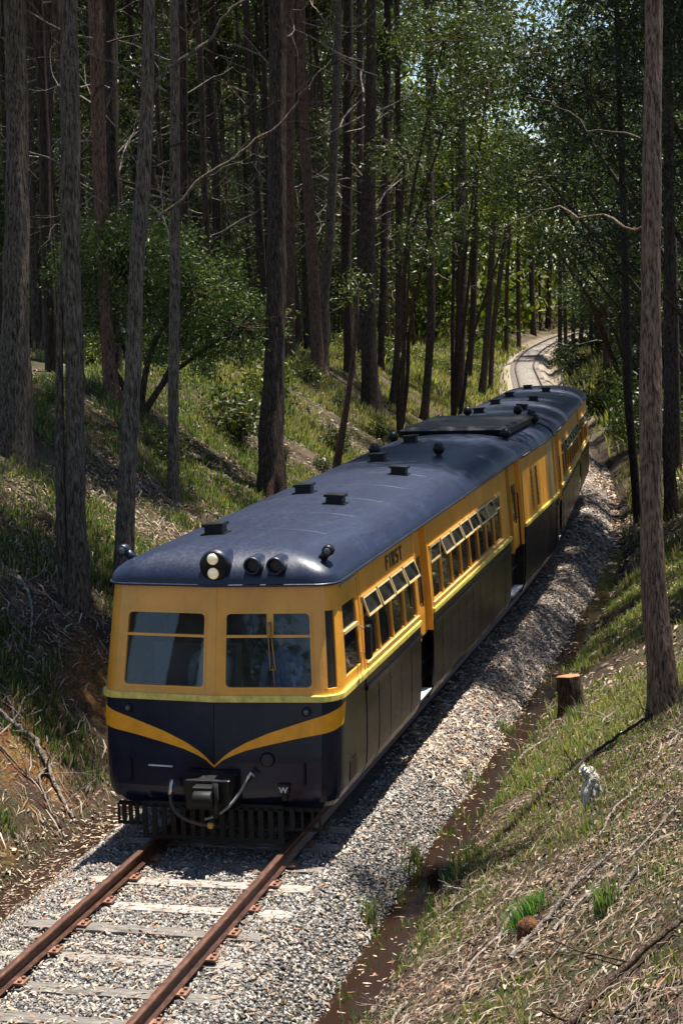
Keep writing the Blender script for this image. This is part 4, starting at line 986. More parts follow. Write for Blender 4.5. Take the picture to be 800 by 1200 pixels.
DEADS = []
for i in range(9):
    r = np.random.default_rng(300+i); out = []; tips = []
    branchy(r, (0, 0, 0), (1, 0, r.uniform(-.15, .6)), r.uniform(1.4, 3.4), r.uniform(.018, .032), 2, out, tips, .85, 5)
    V, F = join(out); dm = np_mesh('dead_branch', V, F, None, True); dm.materials.append(M['dead_wood'] if i % 3 else M['bark_brown']); DEADS.append(dm)

def add_crown(root, k, loc, scale, rz):
    lm_, cm_ = CROWNS[k % len(CROWNS)]
    for nm, me_ in (('limb', lm_), ('crown', cm_)):
        o = link(nm, me_, None, root); o.location = loc; o.rotation_euler = (0, 0, rz); o.scale = scale
def add_dead(root, k, loc, rz, sc=1.0, n_=6):
    for q in range(n_):
        o = link('dead_branch', DEADS[(k*7+q*5) % len(DEADS)], None, root); o.location = (loc[0], loc[1], loc[2]+(q-1)*1.1*sc); o.rotation_euler = (0, 0, rz+q*2.3); o.scale = (sc, sc, sc)

HERO = {  # bark, crown variant, crown scale, dead branches, height above base, label
 'L1': ('bark_grey', 0, 1.3, 0, 27, 'thick grey stringybark trunk with flared base on the left bank'),
 'L2': ('bark_grey', 1, 1.2, 0, 24, 'pale grey stringybark with a slimmer second stem fused at its foot'),
 'L3': ('bark_brown', 2, 1.0, 1, 26, 'thin dark tree close behind the thick flared grey trunk'),
 'L4': ('bark_brown', 3, 1.0, 1, 25, 'straight brown trunk between the flared grey tree and the twin-stemmed one'),
 'L5': ('bark_red', 4, .55, 1, 24, 'russet-based brown trunk rising behind the leafy bush'),
 'L6': ('bark_brown', 0, .5, 1, 24, 'straight dark trunk rising from the middle of the leafy bush'),
 'L7': ('bark_grey', 3, 1.15, 0, 23, 'leaning grey-brown tree with long bare diagonal limb beside the railcar nose'),
 'L8': ('bark_grey', 1, 1.0, 1, 22, 'slim straight grey trunk standing in front of the leafy bush'),
 'L9': ('bark_brown', 2, 1.0, 0, 28, 'stout dark brown trunk at the foot of the bank above the railcar roof'),
 'L10': ('bark_red', 0, .9, 1, 26, 'reddish trunk tucked just behind the stout dark brown one'),
 'L11': ('bark_red', 1, .9, 1, 26, 'red-brown leaning trunk joined at the foot with a greyer one'),
 'L12': ('bark_grey', 4, .8, 1, 25, 'greyer trunk leaning away from the red-brown one beside it'),
 'L13': ('bark_brown', 3, .9, 1, 27, 'slim dark trunk behind the slender red sapling'),
 'L14': ('bark_brown', 2, 1.0, 1, 28, 'broad dark trunk with swollen foot beside the grassy bank'),
 'L15': ('bark_brown', 4, .8, 1, 26, 'thin straight trunk behind the broad swollen-footed one'),
 'L16': ('bark_brown', 1, .8, 0, 26, 'thin pale-lit trunk far back on the plateau'),
 'L17': ('bark_brown', 0, .7, 1, 24, 'thin dark trunk with a crooked foot on the grassy bank'),
 'L18': ('bark_brown', 3, .8, 1, 25, 'dark forked-foot trunk nearest the engine unit roof box'),
 'L19': ('bark_brown', 2, .8, 0, 24, 'dark trunk narrowing to its foot beyond the trailing carriage'),
 'L20': ('bark_brown', 1, .8, 0, 24, 'thin dark trunk beside the far bend of the line'),
 'L21': ('bark_brown', 0, .55, 0, 18, 'black curved trunk leaning over the far line'),
 'L22': ('bark_brown', 4, .5, 0, 17, 'slender black trunk leaning beside the curved one'),
 'R1': ('bark_pale', 3, .35, 0, 20, 'tall pale brown stringybark on the right bank above the cut stump'),
 'R2': ('bark_brown', 2, .7, 0, 22, 'thin bowed brown trunk behind the tall pale stringybark'),
 'R3': ('bark_brown', 4, .8, 0, 23, 'dark lichen-flecked trunk behind the tall pale stringybark'),
 'R4': ('bark_brown', 0, .7, 0, 22, 'thin trunk leaning left at the back of the right bank'),
}
for k in range(1, 11):
    HERO['F%d' % k] = ('bark_brown', k, .8, 0, 24, 'distant straight trunk standing beside the far curve of the track')
HERO_XY = []
for name, pts in TRUNKS.items():
    if name in ('L2b', 'L23'): continue
    bark, cv, cs, dead, H, label = HERO[name]
    pts = [list(p) for p in pts]; b0 = pts[0]; d = np.array(pts[1][:3])-np.array(b0[:3]); gz = float(ground(b0[0], b0[1]))
    k = (gz-.25-b0[2])/max(.2, d[2]); low = [b0[0]+d[0]*k*.5, b0[1]+d[1]*k, gz-.25, b0[3]*1.04]
    if b0[2]-gz > .05: pts = [low]+pts
    else: pts[0] = [b0[0], b0[1], gz-.2, b0[3]]
    e = np.array(pts[-1][:3])-np.array(pts[-2][:3]); e /= np.linalg.norm(e); e = (e+np.array([0, 0, 1.5])); e /= np.linalg.norm(e); ztop = gz+H
    sd = sum(map(ord, name)); rr_ = random.Random(sd)
    zz = pts[-1][2]; n_ext = 4
    if ztop > zz+1:
        base = np.array(pts[-1][:3]); r0 = pts[-1][3]
        for i in range(1, n_ext+1):
            t = i/n_ext; q = base+e*((ztop-zz)*t)+np.array([rr_.uniform(-.2, .2), rr_.uniform(-.2, .2), 0]); pts.append([q[0], q[1], q[2], r0*(1-.7*t)])
    org = np.array([pts[0][0], pts[0][1], gz]); D_ = math.hypot(org[0]-CAM_POS.x, org[1]-CAM_POS.y)
    near = D_ < 52
    P = resample(pts, .16 if near else .45); V, F = tube_np(P[:, :3]-org, P[:, 3], 42 if near else (20 if D_ < 100 else 12), .16 if near else .1, sd, .30 if not name.startswith('F') else .15)
    parts = [(V, F)]
    root = thing('eucalypt_tree', label, 'tree', tuple(org), 'trees beside the far curve' if name.startswith('F') else None)
    link('trunk', np_mesh('trunk', V, F, None, True), M[bark], root)
    if name == 'L2':
        q = [list(p) for p in TRUNKS['L2b']]; q[0][2] -= .45; Q = resample(q, .16); V, F = tube_np(Q[:, :3]-org, Q[:, 3], 30, .16, 5, .25); link('stem', np_mesh('stem', V, F, None, True), M[bark], root)
    HERO_XY.append((org[0], org[1]))
    top = P[np.argmin(abs(P[:, 2]-(gz+H-7*cs)))]
    off = {'L7': (1.0, 0, 0), 'L2': (1.2, .6, 0)}.get(name, (0, 0, 0))
    add_crown(root, cv, tuple(top[:3]-org+np.array(off)), (cs, cs, cs), rr_.uniform(0, 6.28))
    if dead:
        mid = P[np.argmin(abs(P[:, 2]-(gz+(5 if D_ < 60 else 7))))]; add_dead(root, sd, tuple(mid[:3]-org), rr_.uniform(0, 6.28), 1.0 if D_ < 60 else 1.3)
    LIMBS = {'L7': [[(-4.50,10.1,7.05,.05),(-4.2,10.1,7.5,.04),(-3.8,10.3,7.82,.032),(-3.3,10.42,8.3,.028),(-2.9,10.6,8.5,.026),(-2.5,10.71,8.86,.022),(-2.1,10.9,9.1,.020),(-1.79,10.98,9.5,.017),(-1.2,11.23,10.2,.008)], [(-4.40,10.6,9.6,.07),(-4.2,10.9,10.0,.055),(-3.9,11.3,10.35,.05),(-3.51,11.75,10.75,.042),(-3.2,11.9,11.2,.035),(-2.6,12.1,11.6,.02)]],
             'R1': [[(4.77,4.0,7.0,.034),(4.5,4.2,7.0,.026),(4.2,4.35,7.2,.022),(3.8,4.5,7.22,.02),(3.4,4.65,7.36,.016),(3.0,4.7,7.22,.012),(2.6,4.8,7.05,.006)], [(4.78,4.05,8.0,.026),(4.4,4.2,8.25,.018),(4.0,4.3,8.3,.015),(3.5,4.4,8.66,.011),(3.1,4.5,8.8,.006)]],
             'L13': [[(-12.0,56.4,11.0,.07),(-10.6,55.5,9.9,.06),(-9.0,54.5,11.0,.05),(-7.6,54,13.0,.025)], [(-12.05,56.6,13.6,.06),(-10.5,56,15.2,.05),(-8.0,55.5,15.6,.04),(-6.2,55,16.6,.02)]]}
    for q in LIMBS.get(name, []):
        Q = resample(q, .15); Q[1:-1, :3] += np.random.default_rng(len(Q)).normal(size=(len(Q)-2, 3))*.022; V, F = tube_np(Q[:, :3]-org, Q[:, 3]*(.8 if name == 'L7' else .9), 9, .1, 3); link('limb', np_mesh('limb', V, F, None, True), M['bark_grey'] if name != 'L13' else M[bark], root)

# slender red sapling with a tuft of leaves
pts = [list(p) for p in TRUNKS['L23']]; gz = float(ground(pts[0][0], pts[0][1])); pts[0][2] = gz-.2; org = np.array([pts[0][0], pts[0][1], gz])
root = thing('sapling', 'slender red-brown sapling leaning over the bank with a tuft of pale leaves', 'sapling', tuple(org))
P = resample(pts, .2); V, F = tube_np(P[:, :3]-org, P[:, 3], 14, .1, 2, .2); link('trunk', np_mesh('trunk', V, F, None, True), M['bark_red'], root)
r = np.random.default_rng(5); tips = P[-1, :3]-org + r.normal(size=(26, 3))*np.array([.28, .28, .3])
lf = leaf_cloud(tips, 12, .12, .13, r, [(.09, .13, .05), (.12, .16, .07), (.07, .1, .04)]); me = np_mesh('crown', *lf); link('crown', me, M['leaf'], root)

# ---- leafy understorey trees, each with its own stems and foliage clumps
def leafy(name, label, base, clumps, n_tip, n_per, leaf, cols, seed, rad=.09, bark='bark_brown', cat='tree', sig=.26, group=None):
    r = np.random.default_rng(seed); bz = float(ground(*base)); org = np.array([base[0], base[1], bz]); root = thing(name, label, cat, tuple(org), group)
    parts = []; tips = []
    for (x, y, z, rx, rz_) in clumps:
        c = np.array([x, y, z])-org
        mid = c*np.array([.35, .35, .5])+r.normal(size=3)*.15
        Q = resample([[0, 0, -.15, rad], [*(mid*.5+r.normal(size=3)*.08), rad*.85], [*mid, rad*.7], [*c, rad*.3]], .25); parts.append(tube_np(Q[:, :3], Q[:, 3], 9, .1, seed))
        n_ = max(6, int(n_tip*rx*rx*rz_)); p = r.normal(size=(n_, 3)); p /= np.linalg.norm(p, axis=1, keepdims=True); p *= r.uniform(.45, 1.0, (n_, 1))**.6
        t_ = c+p*np.array([rx, rx, rz_])*(.75+.5*r.random((n_, 1))); tips.append(t_)
        for q in t_[::3]:
            s_ = c+(q-c)*.15; parts.append(tube_np(np.array([s_, (s_+q)/2+r.normal(size=3)*.06, q]), np.array([.022, .014, .006]), 4))
    V, F = join(parts); link('trunk', np_mesh('trunk', V, F, None, True), M[bark], root)
    lf = leaf_cloud(np.concatenate(tips), n_per, sig, leaf, r, cols, .30); link('crown', np_mesh('crown', *lf), M['leaf'], root); return root

leafy('leafy_bush', 'dense glossy green bush with forked dark stems on the left bank', (-8.45, 20.6), [(-8.75, 21.0, 7.0, 1.55, 1.25), (-9.9, 20.9, 6.7, .8, .9), (-7.3, 21.3, 6.3, 1.2, 1.0), (-6.35, 21.6, 5.35, 1.15, .85), (-7.6, 21.2, 5.0, .9, .6), (-9.3, 20.7, 5.6, .8, .7)], 120, 26, .12, [(.06, .11, .038), (.08, .135, .045), (.11, .16, .06), (.05, .085, .035)], 11, .09, cat='bush', sig=.17)
leafy('understorey_tree', 'understorey tree with pale sunlit leaf sprays hanging beside the line', (-7.4, 43.5), [(-5.6, 41.2, 7.9, 1.35, .8), (-6.4, 41.5, 7.0, .9, .6), (-4.9, 40.2, 11.0, 1.5, 1.0), (-4.8, 40.2, 13.8, 1.7, 1.2), (-6.6, 42, 10.2, 1.1, .8)], 30, 22, .17, [(.08, .12, .05), (.1, .145, .06), (.06, .1, .03)], 12)
leafy('understorey_tree', 'bright-tipped understorey tree behind the crooked-foot trunk', (-7.6, 54.5), [(-6.5, 52, 12.5, 1.9, 1.5), (-5.5, 50, 10.0, 1.5, 1.1), (-7.0, 53, 15.6, 2.1, 1.6), (-5.2, 51, 13.5, 1.5, 1.2), (-4.6, 50.5, 7.6, 1.2, .8)], 18, 24, .2, GREENS, 13)
leafy('understorey_tree', 'dense dark understorey tree reaching over the right cutting', (5.6, 32.5), [(1.6, 30.4, 6.9, 1.4, 1.0), (.4, 35.2, 11.4, 2.1, 1.5), (2.6, 33, 9.0, 2.0, 1.4), (3.2, 31, 12.8, 2.3, 1.6), (1.0, 33, 14.4, 2.0, 1.5), (4.6, 33, 5.8, 1.5, 1.1)], 17, 26, .18, DARKG, 14, .12)
leafy('understorey_tree', 'wide dark-leaved tree whose branches arch over the trailing carriage', (3.6, 44.5), [(-1.7, 40.4, 9.4, 2.0, 1.3), (-.4, 42, 12.2, 2.2, 1.6), (1.2, 44, 8.0, 1.8, 1.3), (-2.4, 43, 13.6, 1.9, 1.4), (1.8, 43.5, 5.0, 1.5, 1.1), (-.6, 43, 7.2, 1.5, .9)], 17, 26, .19, DARKG, 15, .12)
leafy('understorey_tree', 'spreading tree closing the gap above the line beyond the carriages', (1.2, 60), [(-4.2, 57, 10, 2.3, 1.5), (-2.0, 58, 13, 2.5, 1.7), (-3.2, 57, 7.4, 1.9, 1.1), (-5.4, 58, 15.0, 2.2, 1.5), (-.5, 59, 9.0, 2.0, 1.4), (-1.0, 60, 5.6, 1.7, 1.3)], 13, 26, .22, GREENS, 16, .13)
leafy('understorey_tree', 'dark leafy tree crowding behind the tall pale stringybark', (7.2, 27.0), [(4.4, 26, 5.2, 1.3, 1.1), (5.3, 25.5, 8.0, 1.8, 1.4), (4.6, 27, 10.8, 1.9, 1.5), (3.9, 26.5, 13.2, 1.8, 1.4)], 20, 26, .16, DARKG, 17, .1)
leafy('understorey_tree', 'tree with yellow-green leaves hanging over the far bend', (-3.0, 84), [(-9.0, 80, 10.4, 2.4, 1.5), (-7.0, 81, 8.2, 2.0, 1.2), (-11.2, 80, 12.4, 2.5, 1.7), (-5, 82, 11, 2.4, 1.7), (-4.2, 83, 6.0, 2.0, 1.5)], 11, 26, .25, [(.09, .13, .025), (.12, .16, .03), (.06, .1, .02)], 18, .14)
leafy('understorey_tree', 'shadowy leafy tree on the right bank above the far track', (2.0, 76), [(-1.5, 74, 4.5, 2.0, 1.5), (0, 75, 8.0, 2.5, 1.8), (-2.0, 74, 11.5, 2.5, 1.8), (1.5, 76, 4, 2, 1.5)], 13, 26, .22, DARKG, 19, .14)

# ---- the stand behind: shared trunk and crown shapes, one tree each
VAR = []
for i in range(6):
    r = np.random.default_rng(500+i); H = 24.0; z = np.linspace(-.3, H, 9); P = np.stack([r.normal(size=9)*.13*np.linspace(0, 1.6, 9), r.normal(size=9)*.13*np.linspace(0, 1.6, 9), z, np.interp(z, [-.3, 1, 12, H], [.25, .21, .16, .05])], -1)
    Q = resample(P, .5); V, F = tube_np(Q[:, :3], Q[:, 3], 16, .12, 40+i, .35); me_ = np_mesh('trunk', V, F, None, True); VAR.append((me_, Q))
bark_cycle = ['bark_brown', 'bark_brown', 'bark_grey', 'bark_brown', 'bark_red', 'bark_brown']
VARM = {}
def stand_tree(x, y, i, label, group, sc=1.0, dead=True, crown=True, csc=1.0):
    w = random.uniform(.6, 1.25); dead = dead and random.random() < .75
    if label in ('left plateau', 'right slope'): label = stand_label(label, i, x, y, w, dead); group = group+': '+label
    w *= sc
    z = float(ground(x, y)); v_ = i % 6; root = thing('eucalypt_tree', label, 'tree', (x, y, z), group)
    rz = random.uniform(0, 6.28); root.rotation_euler = (random.uniform(-.03, .03), random.uniform(-.03, .03), rz)
    hs_ = random.uniform(.9, 1.15)
    key = (v_, bark_cycle[(i*5+v_) % 6])
    if key not in VARM:
        m_ = VAR[v_][0].copy(); m_.materials.append(M[key[1]]); VARM[key] = m_
    t = link('trunk', VARM[key], None, root); t.scale = (w, w, hs_)
    if crown:
        zt = random.uniform(14.5, 18)*hs_; q = VAR[v_][1]; c = q[np.argmin(abs(q[:, 2]-zt/hs_))]
        s_ = random.uniform(.75, 1.1)*csc; add_crown(root, i, (c[0]*w, c[1]*w, zt), (s_, s_, s_), random.uniform(0, 6.28))
    if dead: add_dead(root, i*3+1, (0, 0, random.uniform(4, 8)), random.uniform(0, 6.28), random.uniform(.9, 1.4), 5)
def in_view(x, y, margin):
    v_ = Vector((x, y, 5))-CAM_POS; zd = v_.dot(fwd)
    if zd < 5: return False
    return abs(v_.dot(r2))/zd < 400/2200 + margin/zd
spots = []
def scatter(n, ux, yx, margin, mind, inview=True):
    k = 0; t = 0
    while k < n and t < n*60:
        t += 1; y = random.uniform(*yx); u = random.uniform(*ux); x = u+float(xc(y))
        if inview and not in_view(x, y, margin): continue
        if any((x-a)**2+(y-b_)**2 < mind*mind for a, b_ in spots) or any((x-a)**2+(y-b_)**2 < 2.2 for a, b_ in HERO_XY): continue
        spots.append((x, y)); k += 1; yield x, y
def stand_label(side, i, x, y, w, dead):
    col_ = {'bark_brown': 'dark brown', 'bark_grey': 'grey', 'bark_red': 'reddish'}[bark_cycle[(i*5+i % 6) % 6]]
    size = 'thin' if w < .8 else 'stout' if w > 1.05 else 'middling'
    twig = 'with dead twigs' if dead else 'without twigs'
    deep = 'near the bank edge' if y < 60 else 'deep in the stand' if y < 110 else 'far back along the line'
    return '%s %s trunk %s, %s, %s' % (size, col_, twig, deep, side)
GL = 'left plateau'; GR = 'right slope'
i = 0
for x, y in scatter(62, (-30, -9.8), (38, 90), 3, 1.5): stand_tree(x, y, i, GL, 'stand on the left plateau', .8); i += 1
for x, y in scatter(70, (-75, -8.5), (85, 175), 5, 1.8): stand_tree(x, y, i, GL, 'stand on the left plateau', 1.0, csc=1.15); i += 1
for x, y in scatter(44, (-60, -9.5), (62, 170), 3, 1.1): stand_tree(x, y, i, GL, 'stand on the left plateau', .62, csc=.9); i += 1
for x, y in scatter(46, (5.5, 40), (48, 185), 5, 1.8): stand_tree(x, y, i, GR, 'stand above the right bank', .9, csc=1.1); i += 1
# neighbours just outside the view that shade the cutting
for x, y in [(-13.5, 14), (-12, 24), (-16.5, 19), (-14, 31), (-11.5, 6), (-17, 8), (-14, 2), (-19, 28), (-11, -2), (-12.5, 36), (-20, 12)]:
    stand_tree(x, y, i, 'eucalypt of the left slope standing behind the bush and the flared grey trunk', 'left slope neighbours', 1.0, csc=1.0); spots.append((x, y)); i += 1
for x, y in [(9.5, 22), (8.0, 17.5), (7.5, 29), (11, 33), (7.0, 38), (12, 26), (8.5, 45), (12.5, 18)]:
    stand_tree(x, y, i, 'eucalypt of the right slope beyond the tall pale stringybark', 'right slope neighbours', 1.0, dead=False); spots.append((x, y)); i += 1
# unseen trees added to shade roof, ballast and banks; crown offsets aim the shade
for x, y, dx in [(5.4, 15.8, -2.6), (5.8, 20.5, -2.4), (5.0, 24.5, -2.0), (6.2, 28.5, -2.8), (5.0, 36.5, -2.2), (7.6, 33.0, -3.0)]+[(-6.4, -1.6, 4.4), (-6.6, 4.6, 3.4), (-7.8, 8.6, 3.6), (8.8, 7.2, .1)]:
    sd_ = 'right' if x > 0 else 'left'
    stand_tree(x, y, i, 'unseen eucalypt added on the %s slope, its crown placed to cast shade' % sd_, '%s slope trees added for shade' % sd_, 1.0, dead=False, crown=False); rt = [o for o in bpy.data.objects if o.name.startswith('eucalypt_tree')]
    root = max((o for o in rt if o.type == 'EMPTY'), key=lambda o: (abs(o.location.x-x) < 1e-3 and abs(o.location.y-y) < 1e-3)); root.rotation_euler = (0, 0, 0)
    cs_ = .62 if x > 8 else .85 if x < 0 else 1.0; add_crown(root, i, (dx, 0, 15.5), (cs_, cs_, cs_), random.uniform(0, 6.28))
    Q = resample([[0, 0, 12.5, .09], [dx*.4, .1, 14.5, .07], [dx, 0, 16.5, .05]], .4); V, F = tube_np(Q[:, :3], Q[:, 3], 9); link('limb', np_mesh('limb', V, F, None, True), M['bark_brown'], root)
    spots.append((x, y)); i += 1
# the wood goes on behind the viewpoint (mirrored in the cab windows)
stand_tree(-7.9, -13.2, 2, 'stout eucalypt back along the line mirrored in the cab windscreen', 'trees behind the viewpoint: stout', 1.9, dead=False)
for x, y in [(-12.5, -18), (-8.5, -22), (-16, -24), (-3.5, -34), (-11, -30), (12, -24), (9, -38), (16, -14), (-4.5, -42), (13, -6), (14, 4), (4.5, -46), (-5.5, -50)]:
    stand_tree(x, y, i, 'eucalypt standing back along the line behind the viewpoint', 'trees behind the viewpoint', 1.1, dead=False); i += 1

# ---- understorey trees filling the stand between trunk and canopy height
UVAR = []
for k in range(4):
    r = np.random.default_rng(620+k); parts = []; tips = []
    Q = resample([[0, 0, -.3, .09], [.2, .1, 4, .075], [.1, -.2, 8, .05], [.3, 0, 12, .02]], .6); parts.append(tube_np(Q[:, :3], Q[:, 3], 8, .1, k))
    for j in range(15):
        z0 = r.uniform(2.5, 11); a_ = r.uniform(0, 6.28); branchy(r, (.15, 0, z0), (math.cos(a_), math.sin(a_), r.uniform(0, .7)), r.uniform(1.2, 2.6)*(1.2-.05*z0), .03, 2, parts, tips, .8, 5)
    V, F = join(parts); tm = np_mesh('trunk', V, F, None, True); tm.materials.append(M['bark_brown'])
    cm_ = np_mesh('crown', *leaf_cloud(np.array(tips), 34, .36, .22, r, [GREENS, DARKG, GREENS+[(.12, .16, .04)], BUSHG][k])); cm_.materials.append(M['leaf']); UVAR.append((tm, cm_))
UL = ['mid green', 'dark', 'yellow-tipped', 'blue-green']
def understorey(x, y, k, s, where):
    root = thing('understorey_tree', '%s understorey tree filling the space between trunks %s' % (UL[k], where), 'tree', (x, y, float(ground(x, y))), 'understorey %s, %s' % (UL[k], where))
    root.rotation_euler = (0, 0, random.uniform(0, 6.28)); root.scale = (s, s, s*random.uniform(.85, 1.2))
    link('trunk', UVAR[k][0], None, root); link('crown', UVAR[k][1], None, root)
for x, y in scatter(34, (-40, -11), (44, 110), 2, 1.6): understorey(x, y, random.choice([0, 1, 2, 3]), random.uniform(.7, 1.25), 'on the left plateau')
for x, y in scatter(40, (-80, -9), (100, 185), 3, 2.0): understorey(x, y, random.choice([0, 1, 2]), random.uniform(1.0, 1.7), 'far back on the left')
for x, y in scatter(34, (6, 40), (46, 190), 3, 2.0): understorey(x, y, random.choice([0, 1, 1, 3]), random.uniform(.9, 1.5), 'on the right slope')

for x, y, k, s_ in [(-3.6, -25, 1, .8), (-4.6, -31, 0, 1.0), (-3.4, -37, 1, 1.1), (5.2, -40, 0, 1.1)]: understorey(x, y, k, s_, 'behind the viewpoint, added for the windscreen reflection')  # unseen trees added so their reflection darkens the right windscreen

# ---- shrubs of the undergrowth
SHRUBS = []
for k in range(4):
    r = np.random.default_rng(700+k); n_ = 70; p = r.normal(size=(n_, 3)); p /= np.linalg.norm(p, axis=1, keepdims=True); p[:, 2] = abs(p[:, 2]); p = p*np.array([.75, .75, 1.1])*r.uniform(.4, 1, (n_, 1))+np.array([0, 0, .15])
    out = [tube_np(np.array([[0, 0, -.1], q*.5+r.normal(size=3)*.05, q]), np.array([.022, .014, .005]), 4) for q in p[::2]]
    V, F = join(out); sm_ = np_mesh('stem', V, F); sm_.materials.append(M['bark_brown'])
    cm_ = np_mesh('foliage', *leaf_cloud(p, 16, .14, .14, r, [BUSHG, GREENS, DARKG, [(.1, .14, .03), (.08, .12, .03), (.13, .15, .05)]][k], .32)); cm_.materials.append(M['leaf']); SHRUBS.append((sm_, cm_))
SHL = ['glossy dark green shrub', 'mid green leafy shrub', 'very dark fine-leaved shrub', 'pale yellow-green shrub']
def shrub(x, y, k, s, where):
    root = thing('shrub', '%s, %s, growing %s' % (('large' if s > 1.3 else 'small' if s < .75 else 'medium-sized'), SHL[k], where), 'shrub', (x, y, float(ground(x, y))-.05)); root['group'] = 'shrubs: '+root['label']; root.rotation_euler = (0, 0, random.uniform(0, 6.28)); root.scale = (s, s, s*random.uniform(.8, 1.2))
    link('stem', SHRUBS[k][0], None, root); link('foliage', SHRUBS[k][1], None, root)
for x, y in scatter(48, (-30, -7), (24, 110), 2, 1.0): shrub(x, y, random.choice([0, 1, 3, 3]), random.uniform(.6, 1.5), 'among the trunks of the left plateau')
for x, y in scatter(22, (-9.5, -3.8), (15, 42), 0, 1.0): shrub(x, y, random.choice([0, 2, 2, 1]), random.uniform(.3, .7), 'on the grassy face of the left bank')
for x, y in scatter(40, (3.6, 16), (40, 150), 2, 1.0): shrub(x, y, random.choice([0, 2, 2, 1]), random.uniform(1.0, 2.4), 'on the shaded right slope')
for x, y in scatter(26, (-9, -3.4), (95, 200), 2, 1.0): shrub(x, y, random.choice([3, 3, 1]), random.uniform(.7, 1.6), 'on the verge of the far track')

# ---- far-off wood closing the view beyond the bend
r = np.random.default_rng(900); N = 9500
ang = r.uniform(-.52, .16, N); Dd = r.uniform(190, 300, N); X = CAM_POS.x+np.sin(ang)*Dd; Y = CAM_POS.y+np.cos(ang)*Dd; hh = np.where(r.random(N) < .25, r.uniform(.3, 5, N), np.where(r.random(N) < .5, r.uniform(4, 18, N), r.uniform(16, 44, N))); ok = (np.abs(X-xc(Y)) > 4.5) | (Y > 246); X, Y, hh = X[ok], Y[ok], hh[ok]
V, F, Cc = leaf_cloud(np.stack([X, Y, ground(X, Y)+hh], -1), 24, 1.3, 1.0, r, [(.12, .15, .03), (.08, .11, .025), (.06, .09, .025), (.2, .22, .035), (.16, .17, .04)], .5)  # sunlit look is put into the lighter yellow-green leaf colours
link('far_wood', np_mesh('far_wood', V, F, Cc), M['leaf_far'], kind='stuff', label='sunlit far-off wood beyond the bend of the line', category='wood')

# ---------------------------------------------------------------- ground cover
def view_mask(X, Y, margin=.6):
    dx, dy = X-CAM_POS.x, Y-CAM_POS.y; zd = dx*fwd.x+dy*fwd.y-6*fwd.z*1.0; lt = dx*r2.x+dy*r2.y
    return (zd > 8) & (np.abs(lt)/zd < 400/2200+.012+margin/np.maximum(zd, 1))
def frame_at(X, Y):
    e = .08; z = ground(X, Y); gx = (ground(X+e, Y)-ground(X-e, Y))/(2*e); gy = (ground(X, Y+e)-ground(X, Y-e))/(2*e)
    n_ = np.stack([-gx, -gy, np.ones_like(gx)], -1); n_ /= np.linalg.norm(n_, axis=1, keepdims=True); return z, n_
def pts_in(N, u0, u1, y0, y1, r, power=1.0):
    Y = y0+(y1-y0)*r.random(N)**power; U = r.uniform(u0, u1, N); X = U+xc(Y); k = view_mask(X, Y); return X[k], Y[k], U[k]
def dir_on(n_, a):
    d = np.stack([np.cos(a), np.sin(a), np.zeros_like(a)], -1); d -= n_*(d*n_).sum(1, keepdims=True); return d/np.linalg.norm(d, axis=1, keepdims=True)

def stones(X, Y, Z, size, r, cols):
    N = len(X); O = np.array([(1,0,0),(-1,0,0),(0,1,0),(0,-1,0),(0,0,1),(0,0,-1)], float)
    V = O[None]*r.uniform(.55, 1.25, (N, 6, 1)) + r.normal(size=(N, 6, 3))*.22
    sc = (size*r.uniform(.65, 1.35, N))[:, None, None]*np.stack([r.uniform(.8, 1.3, N), r.uniform(.7, 1.1, N), r.uniform(.55, .95, N)], -1)[:, None, :]
    a = r.uniform(0, 6.28, N); c, s_ = np.cos(a)[:, None], np.sin(a)[:, None]; V = V*sc
    V = np.stack([V[..., 0]*c-V[..., 1]*s_, V[..., 0]*s_+V[..., 1]*c, V[..., 2]], -1) + np.stack([X, Y, Z], -1)[:, None, :]
    T = np.array([(0,2,4),(2,1,4),(1,3,4),(3,0,4),(2,0,5),(1,2,5),(3,1,5),(0,3,5)]); F = (np.arange(N)[:, None, None]*6+T[None]).reshape(-1, 3)
    cc = np.asarray(cols)[r.integers(0, len(cols), N)]*r.uniform(.6, 1.35, (N, 1)); return V.reshape(-1, 3), F, np.repeat(cc, 6, 0)
r = np.random.default_rng(41)
STONE = [(.25, .235, .215), (.14, .132, .123), (.36, .335, .30), (.22, .195, .165), (.075, .07, .066), (.30, .275, .245), (.18, .17, .16), (.12, .105, .09)]
slp_y = np.array(SLY)
def ballast(N, u0, u1, y0, y1, size):
    X, Y, U = pts_in(N, u0, u1, y0, y1, r)
    au_ = np.abs(U); under = (au_ < 1.05) & (Y > 1.6) & (Y < 40); rail_ = np.abs(au_-.835) < .06
    dm = np.abs(Y[:, None]-slp_y[None]).min(1); on_sl = (dm < .125) & (au_ < 1.3) & (r.random(len(X)) < .985) & (Y < 2)
    k = ~(under | rail_ | on_sl); X, Y, U = X[k], Y[k], U[k]; Z = ground(X, Y)+size*r.uniform(-.1, .65, len(X)) + np.where((np.abs(U) < 1.3), -.004, .0)
    return stones(X, Y, Z, size, r, STONE)
parts = [ballast(78000, -2.15, 2.05, -9, 4, .0245), ballast(36000, .9, 2.1, 4, 14, .0265), ballast(16000, .9, 2.15, 14, 46, .042), ballast(5000, -2.2, -1.1, 0, 6, .03)]
V, F = join([(p[0], p[1]) for p in parts]); Cc = np.concatenate([p[2] for p in parts])
link('ballast_stones', np_mesh('ballast_stones', V, F, Cc), M['stone'], kind='stuff', label='grey crushed-stone ballast packed round the sleepers', category='ballast')

